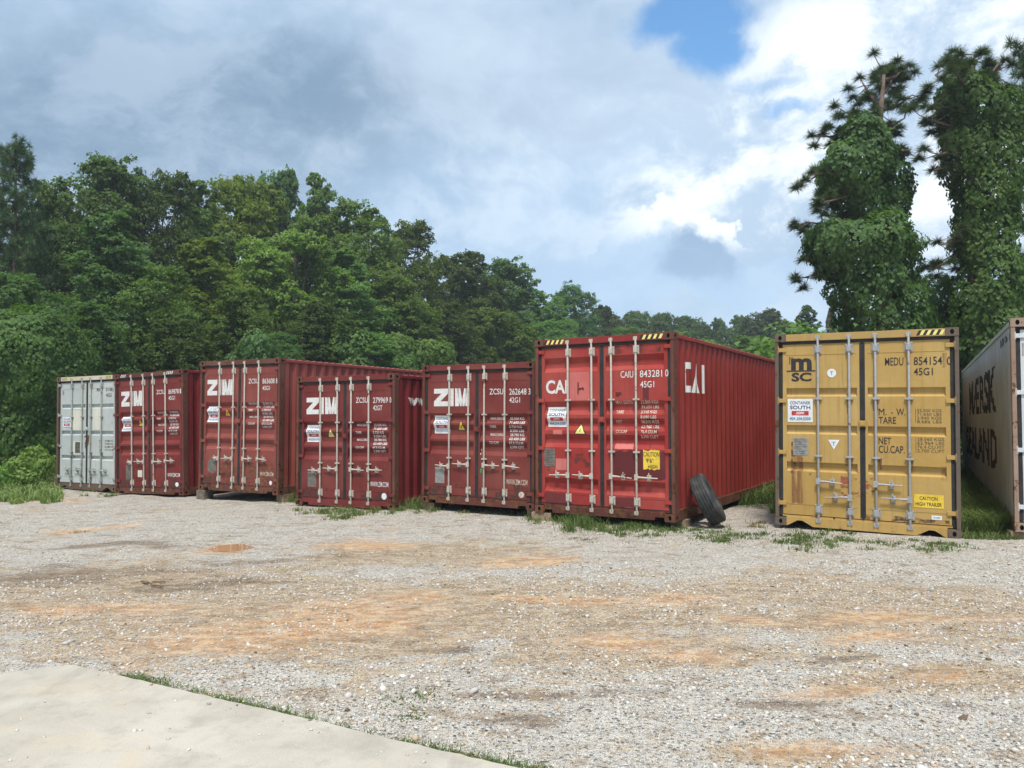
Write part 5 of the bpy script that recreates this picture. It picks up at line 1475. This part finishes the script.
# ------------------------------------------------------------------ vine-smothered pines on the right
def vine_tree(name, label, base, top_tuft, blobs_, depth, dens, lsize, tend, seed):
    """root at the trunk foot; the vine cloak, the pine top and the trunk are its parts"""
    b0 = at_depth(base[0], 418, depth); g = H1(b0[0], b0[1]) - 0.1
    root = empty(name, label, 'tree', (b0[0], b0[1], g), 'vine-covered pines on the right')
    def loc(u, v, dd=0.0):
        p = at_depth(u, v, depth + dd); return np.array([p[0] - b0[0], p[1] - b0[1], p[2] - g])
    px = depth / FOC
    B = [(loc(u, v, dd), (ru * px, ry, rv * px)) for (u, v, ru, rv, dd, ry) in blobs_]
    V, F = drape(B, dens, lsize, 0.9, 0.40, seed, tend)
    link_mesh('vine_cloak', np_mesh('vine_cloak', V, F, L_kud), root)
    mb = MB(); tips = []
    tp = [loc(u, v) for (u, v) in top_tuft['trunk']]
    tp = [np.array([tp[0][0], tp[0][1], -0.1])] + tp
    mb.tube([tuple(p) for p in tp], [0.26 - 0.21 * i / (len(tp) - 1) for i in range(len(tp))], 9)
    for (u0, v0, u1, v1, n, spread) in top_tuft['limbs']:
        a, c = loc(u0, v0), loc(u1, v1, rng.uniform(-1.2, 1.2))
        m_ = (a + c) / 2 + np.array([0, 0, -0.12])
        mb.tube([tuple(a), tuple(m_), tuple(c)], [0.07, 0.05, 0.02], 6)
        for q in range(int(n * 1.5)):
            f = rng.uniform(0.35, 1.05); s = a + (c - a) * f
            e = s + np.clip(rng.normal(0, spread, 3), -1.6 * spread, 1.6 * spread) * np.array([1, 1, 0.75])
            mb.tube([tuple(s), tuple((s + e) / 2 + np.array([0, 0, -.04])), tuple(e)], [0.02, 0.015, 0.008], 4)
            tips.append(e)
    tips = np.array([t + (rng.normal(0, .13, 3) if q else 0) for t in tips for q in range(1)]); nd = 300
    d = rdir(len(tips) * nd, -0.45); c = np.repeat(tips, nd, 0)
    L = 0.29 * rng.uniform(0.45, 1.1, len(c))[:, None]
    sd_ = unit(np.cross(d, rdir(len(d)))) * 0.0065
    b1 = c + d * L * 0.08; t1 = c + d * L + np.array([0, 0, -0.05])
    V = np.stack([b1 - sd_, b1 + sd_, t1 + sd_ * .4, t1 - sd_ * .4], 1).reshape(-1, 3)
    F = (np.arange(len(c)) * 4)[:, None] + np.arange(4)[None]
    link_mesh('crown', np_mesh('crown', V, F, L_pine), root)
    mb.build('trunk', barkp, root)
    return root

vine_tree('vine_covered_pine', 'vine-cloaked pine with a leaning upper half, behind the mustard yellow container', (872, 330),
    dict(trunk=[(884, 300), (888, 230), (880, 170), (880, 120), (884, 75)],
         limbs=[(880, 130, 848, 112, 9, .42), (880, 125, 905, 118, 7, .40), (881, 105, 862, 82, 8, .38), (882, 95, 895, 72, 8, .36), (883, 90, 880, 66, 6, .30), (882, 110, 912, 95, 7, .34),
                (884, 80, 904, 68, 5, .26), (880, 140, 820, 135, 6, .34), (878, 165, 812, 175, 7, .36), (880, 180, 816, 205, 6, .34), (884, 225, 806, 222, 9, .36), (886, 250, 802, 278, 9, .34), (886, 240, 812, 255, 7, .34),
                (886, 150, 906, 150, 4, .28), (884, 215, 826, 215, 7, .4), (884, 150, 835, 150, 7, .42), (884, 195, 830, 190, 7, .4)]),
    [(862, 158, 26, 38, 0, 1.0), (863, 192, 27, 36, 0, .95), (884, 200, 20, 56, 0.2, .85), (862, 134, 18, 16, 0, .7), (898, 190, 12, 18, .2, .5), (832, 240, 20, 16, -.5, .7), (848, 172, 30, 30, -.2, 1.0), (886, 228, 18, 40, 0, .8),
     (862, 250, 45, 32, -.5, 1.4), (867, 288, 35, 46, -.5, 1.2), (884, 330, 36, 60, -.3, 1.3), (850, 262, 30, 22, -.6, 1.0), (897, 262, 15, 36, 0, .7), (880, 380, 40, 60, 0, 1.2)],
    24.0, 290, 0.135, 130, 1.3)
vine_tree('vine_covered_pine', 'tall vine-cloaked pine with a straight column of leaves at the right edge', (975, 330),
    dict(trunk=[(975, 300), (974, 200), (972, 120), (970, 86), (972, 66)],
         limbs=[(972, 100, 935, 75, 9, .42), (972, 90, 950, 64, 8, .36), (972, 80, 975, 56, 7, .32), (972, 110, 934, 102, 6, .34), (972, 125, 930, 120, 6, .34), (973, 140, 936, 155, 5, .30), (973, 155, 934, 170, 5, .28), (972, 90, 1000, 62, 8, .40),
                (972, 105, 1015, 85, 9, .44), (973, 130, 1020, 120, 8, .44), (974, 150, 1018, 165, 7, .4), (974, 190, 1012, 205, 6, .35), (974, 230, 940, 245, 5, .3), (974, 240, 935, 268, 7, .4), (972, 95, 985, 70, 7, .36), (972, 120, 948, 130, 6, .4)]),
    [(972, 112, 30, 30, 0, 1.0), (962, 92, 18, 18, 0, .7), (990, 125, 28, 34, .2, 1.0), (972, 150, 22, 40, 0, .9), (990, 175, 24, 50, 0, 1.0), (979, 200, 20, 44, -.2, .8), (984, 240, 24, 60, 0, 1.0), (979, 262, 15, 40, -.3, .6),
     (986, 300, 28, 56, -.2, 1.1), (972, 310, 20, 36, -.3, .8), (986, 350, 36, 60, 0, 1.3), (955, 140, 14, 16, -.2, .5), (996, 215, 18, 24, .2, .7)],
    23.0, 290, 0.13, 130, 4.7)
tree('pine', 1042, 26, 28, 40, L_pine, 'pine_tree', 'pine whose top leaves the picture at the upper right corner', None)
for pxx, ty, dp, hp, lm, lb in [(940, 272, 27, 20, L_kud, 'leafy shrub tree between the two vine-cloaked pines'), (922, 272, 33, 18, L_deep, 'dark tree in the shade between and behind the vine-cloaked pines'),
                                (1010, 272, 26, 34, L_deep, 'dark leafy tree above the weathered white container'), (950, 300, 24, 28, L_deep, 'dark low tree over the right top corner of the mustard container'), (1060, 250, 28, 34, L_deep, 'dark tree at the right edge behind the weathered white container')]:
    tree('broad2', pxx, ty, dp, hp, lm, 'broadleaf_tree', lb, 'trees around the vine-cloaked pines')

# ------------------------------------------------------------------ mounds of vine, bushes
def mound(name, label, cat, blobs_, depth, dens, lsize, mat, tend=6, seed=0.0, group=None):
    u0, v0 = blobs_[0][0], blobs_[0][1]
    b0 = at_depth(u0, 430, depth); g = H1(b0[0], b0[1]) - 0.1
    px = depth / FOC; B = []
    for (u, v, ru, rv, dd, ry) in blobs_:
        p = at_depth(u, v, depth + dd); B.append((np.array([p[0] - b0[0], p[1] - b0[1], p[2] - g]), (ru * px, ry, rv * px)))
    V, F = drape(B, dens, lsize, 1.0, 0.22, seed, tend)
    o = link_mesh(name, np_mesh(name, V, F, mat)); o.location = (b0[0], b0[1], g)
    tag(o, label, cat, group); return o
mound('vine_mound', 'big rounded mound of vines left of the pale grey container', 'vine mound', [(30, 370, 48, 58, 0, 1.7), (64, 372, 26, 44, .6, 1.2), (-12, 375, 44, 62, .3, 1.6), (48, 338, 22, 26, .3, .9), (30, 425, 60, 60, .3, 1.7)], 23.0, 420, 0.105, L_kud, 20, 2.0)
mound('vine_stump', 'round vine-covered stump above the roof of the faded brick-red container', 'vine mound', [(258, 352, 19, 20, 0, 1.0), (258, 385, 22, 40, 0, 1.0), (240, 372, 14, 20, .5, .8), (274, 368, 12, 18, .6, .7)], 33.0, 150, 0.15, L_kud, 16, 9.0)
mound('leafy_bush', 'bright green bush left of the pale grey container', 'bush', [(36, 456, 9, 9, .3, .4), (22, 466, 12, 8, 0, .45), (46, 466, 8, 10, .2, .4), (8, 474, 14, 6, .2, .5), (28, 476, 12, 6, -.2, .4)], 20.6, 420, 0.085, L_bush, 0, 12.0, 'bushes on the grassy bank')
mound('leafy_bush', 'low yellow-green bush at the left edge of the grassy bank', 'bush', [(-18, 478, 22, 9, 0, .6), (-50, 470, 30, 22, .5, .8)], 19.6, 300, 0.09, L_bush, 0, 15.0, 'bushes on the grassy bank')
for (u, v, ru, rv, dp, lb, sd_) in [(764, 352, 16, 14, 40, 'light green bush behind the far end of the bright red container', 21.), (430, 356, 26, 16, 44, 'light green bush left of the top of the green-sealed container', 23.), (395, 352, 22, 18, 43, 'light green bush beyond the low maroon container', 26.), (350, 350, 24, 20, 41, 'light green bush beyond the faded brick-red container roof', 27.)]:
    mound('leafy_bush', lb, 'bush', [(u, v, ru, rv, 0, 1.3), (u + 4, v + 30, ru * 1.2, 34, 0, 1.3)], dp, 90, 0.2, L_mid, 4, sd_, 'bushes beyond the containers')

# the interior of the wood and its undergrowth, which reads as one dark mass
lob = []
for t in np.linspace(0, 1, 60):
    a = np.array([-40, 22.0]) * (1 - t) + np.array([34.0, 118.0]) * t
    off = np.array([-0.79, 0.61])
    for r in range(2):
        q = a + off * (4.5 + r * 5 + rng.uniform(-1.5, 1.5)) + rng.normal(0, .8, 2)
        g = H1(q[0], q[1])
        if q[1] < 26: continue
        for hz in (1.5, 4.5, 7.5):
            lob.append((np.array([q[0] + rng.normal(0, 1), q[1] + rng.normal(0, 1), g + hz + rng.normal(0, .5)]), rng.uniform(2.0, 2.9)))
for t in np.linspace(0, 1, 40):
    a = np.array([30, 116.0]) * (1 - t) + np.array([80.0, 100.0]) * t
    for hz in (1.5, 5.0, 8): lob.append((np.array([a[0], a[1] + 6 + rng.normal(0, 1), hz]), 3.2))
for t in np.linspace(0, 1, 26):
    a = np.array([11.5, 27.0]) * (1 - t) + np.array([38.0, 30.0]) * t
    for hz in (1.2, 3.4): lob.append((np.array([a[0], a[1] + 4 + rng.normal(0, .6), hz]), 2.2))
V, F = clumped(lob, 22, 26, 0.34, 0.36)
tag(link_mesh('woods', np_mesh('woods', V, F, L_mid)), 'dark interior and undergrowth of the wood behind the containers', 'woods', kind='stuff')

# ------------------------------------------------------------------ humid air
hz = MB(); hz.box(-130, 130, -12, 150, -2.2, 30)
hm = bpy.data.materials.new('humid_air'); hm.use_nodes = True
ht = NT(hm.node_tree); hm.node_tree.nodes.clear()
pv = ht.n('ShaderNodeVolumePrincipled', {'Color': (0.86, 0.93, 1.0, 1), 'Density': 0.0009, 'Anisotropy': 0.2})
ou = ht.n('ShaderNodeOutputMaterial'); ht.link(pv.outputs[0], ou.inputs['Volume'])
HAZE = True
if HAZE:
    ho = hz.build('haze', hm); tag(ho, kind='stuff')
    ho.visible_shadow = True

# unused prototypes never linked stay out of the file
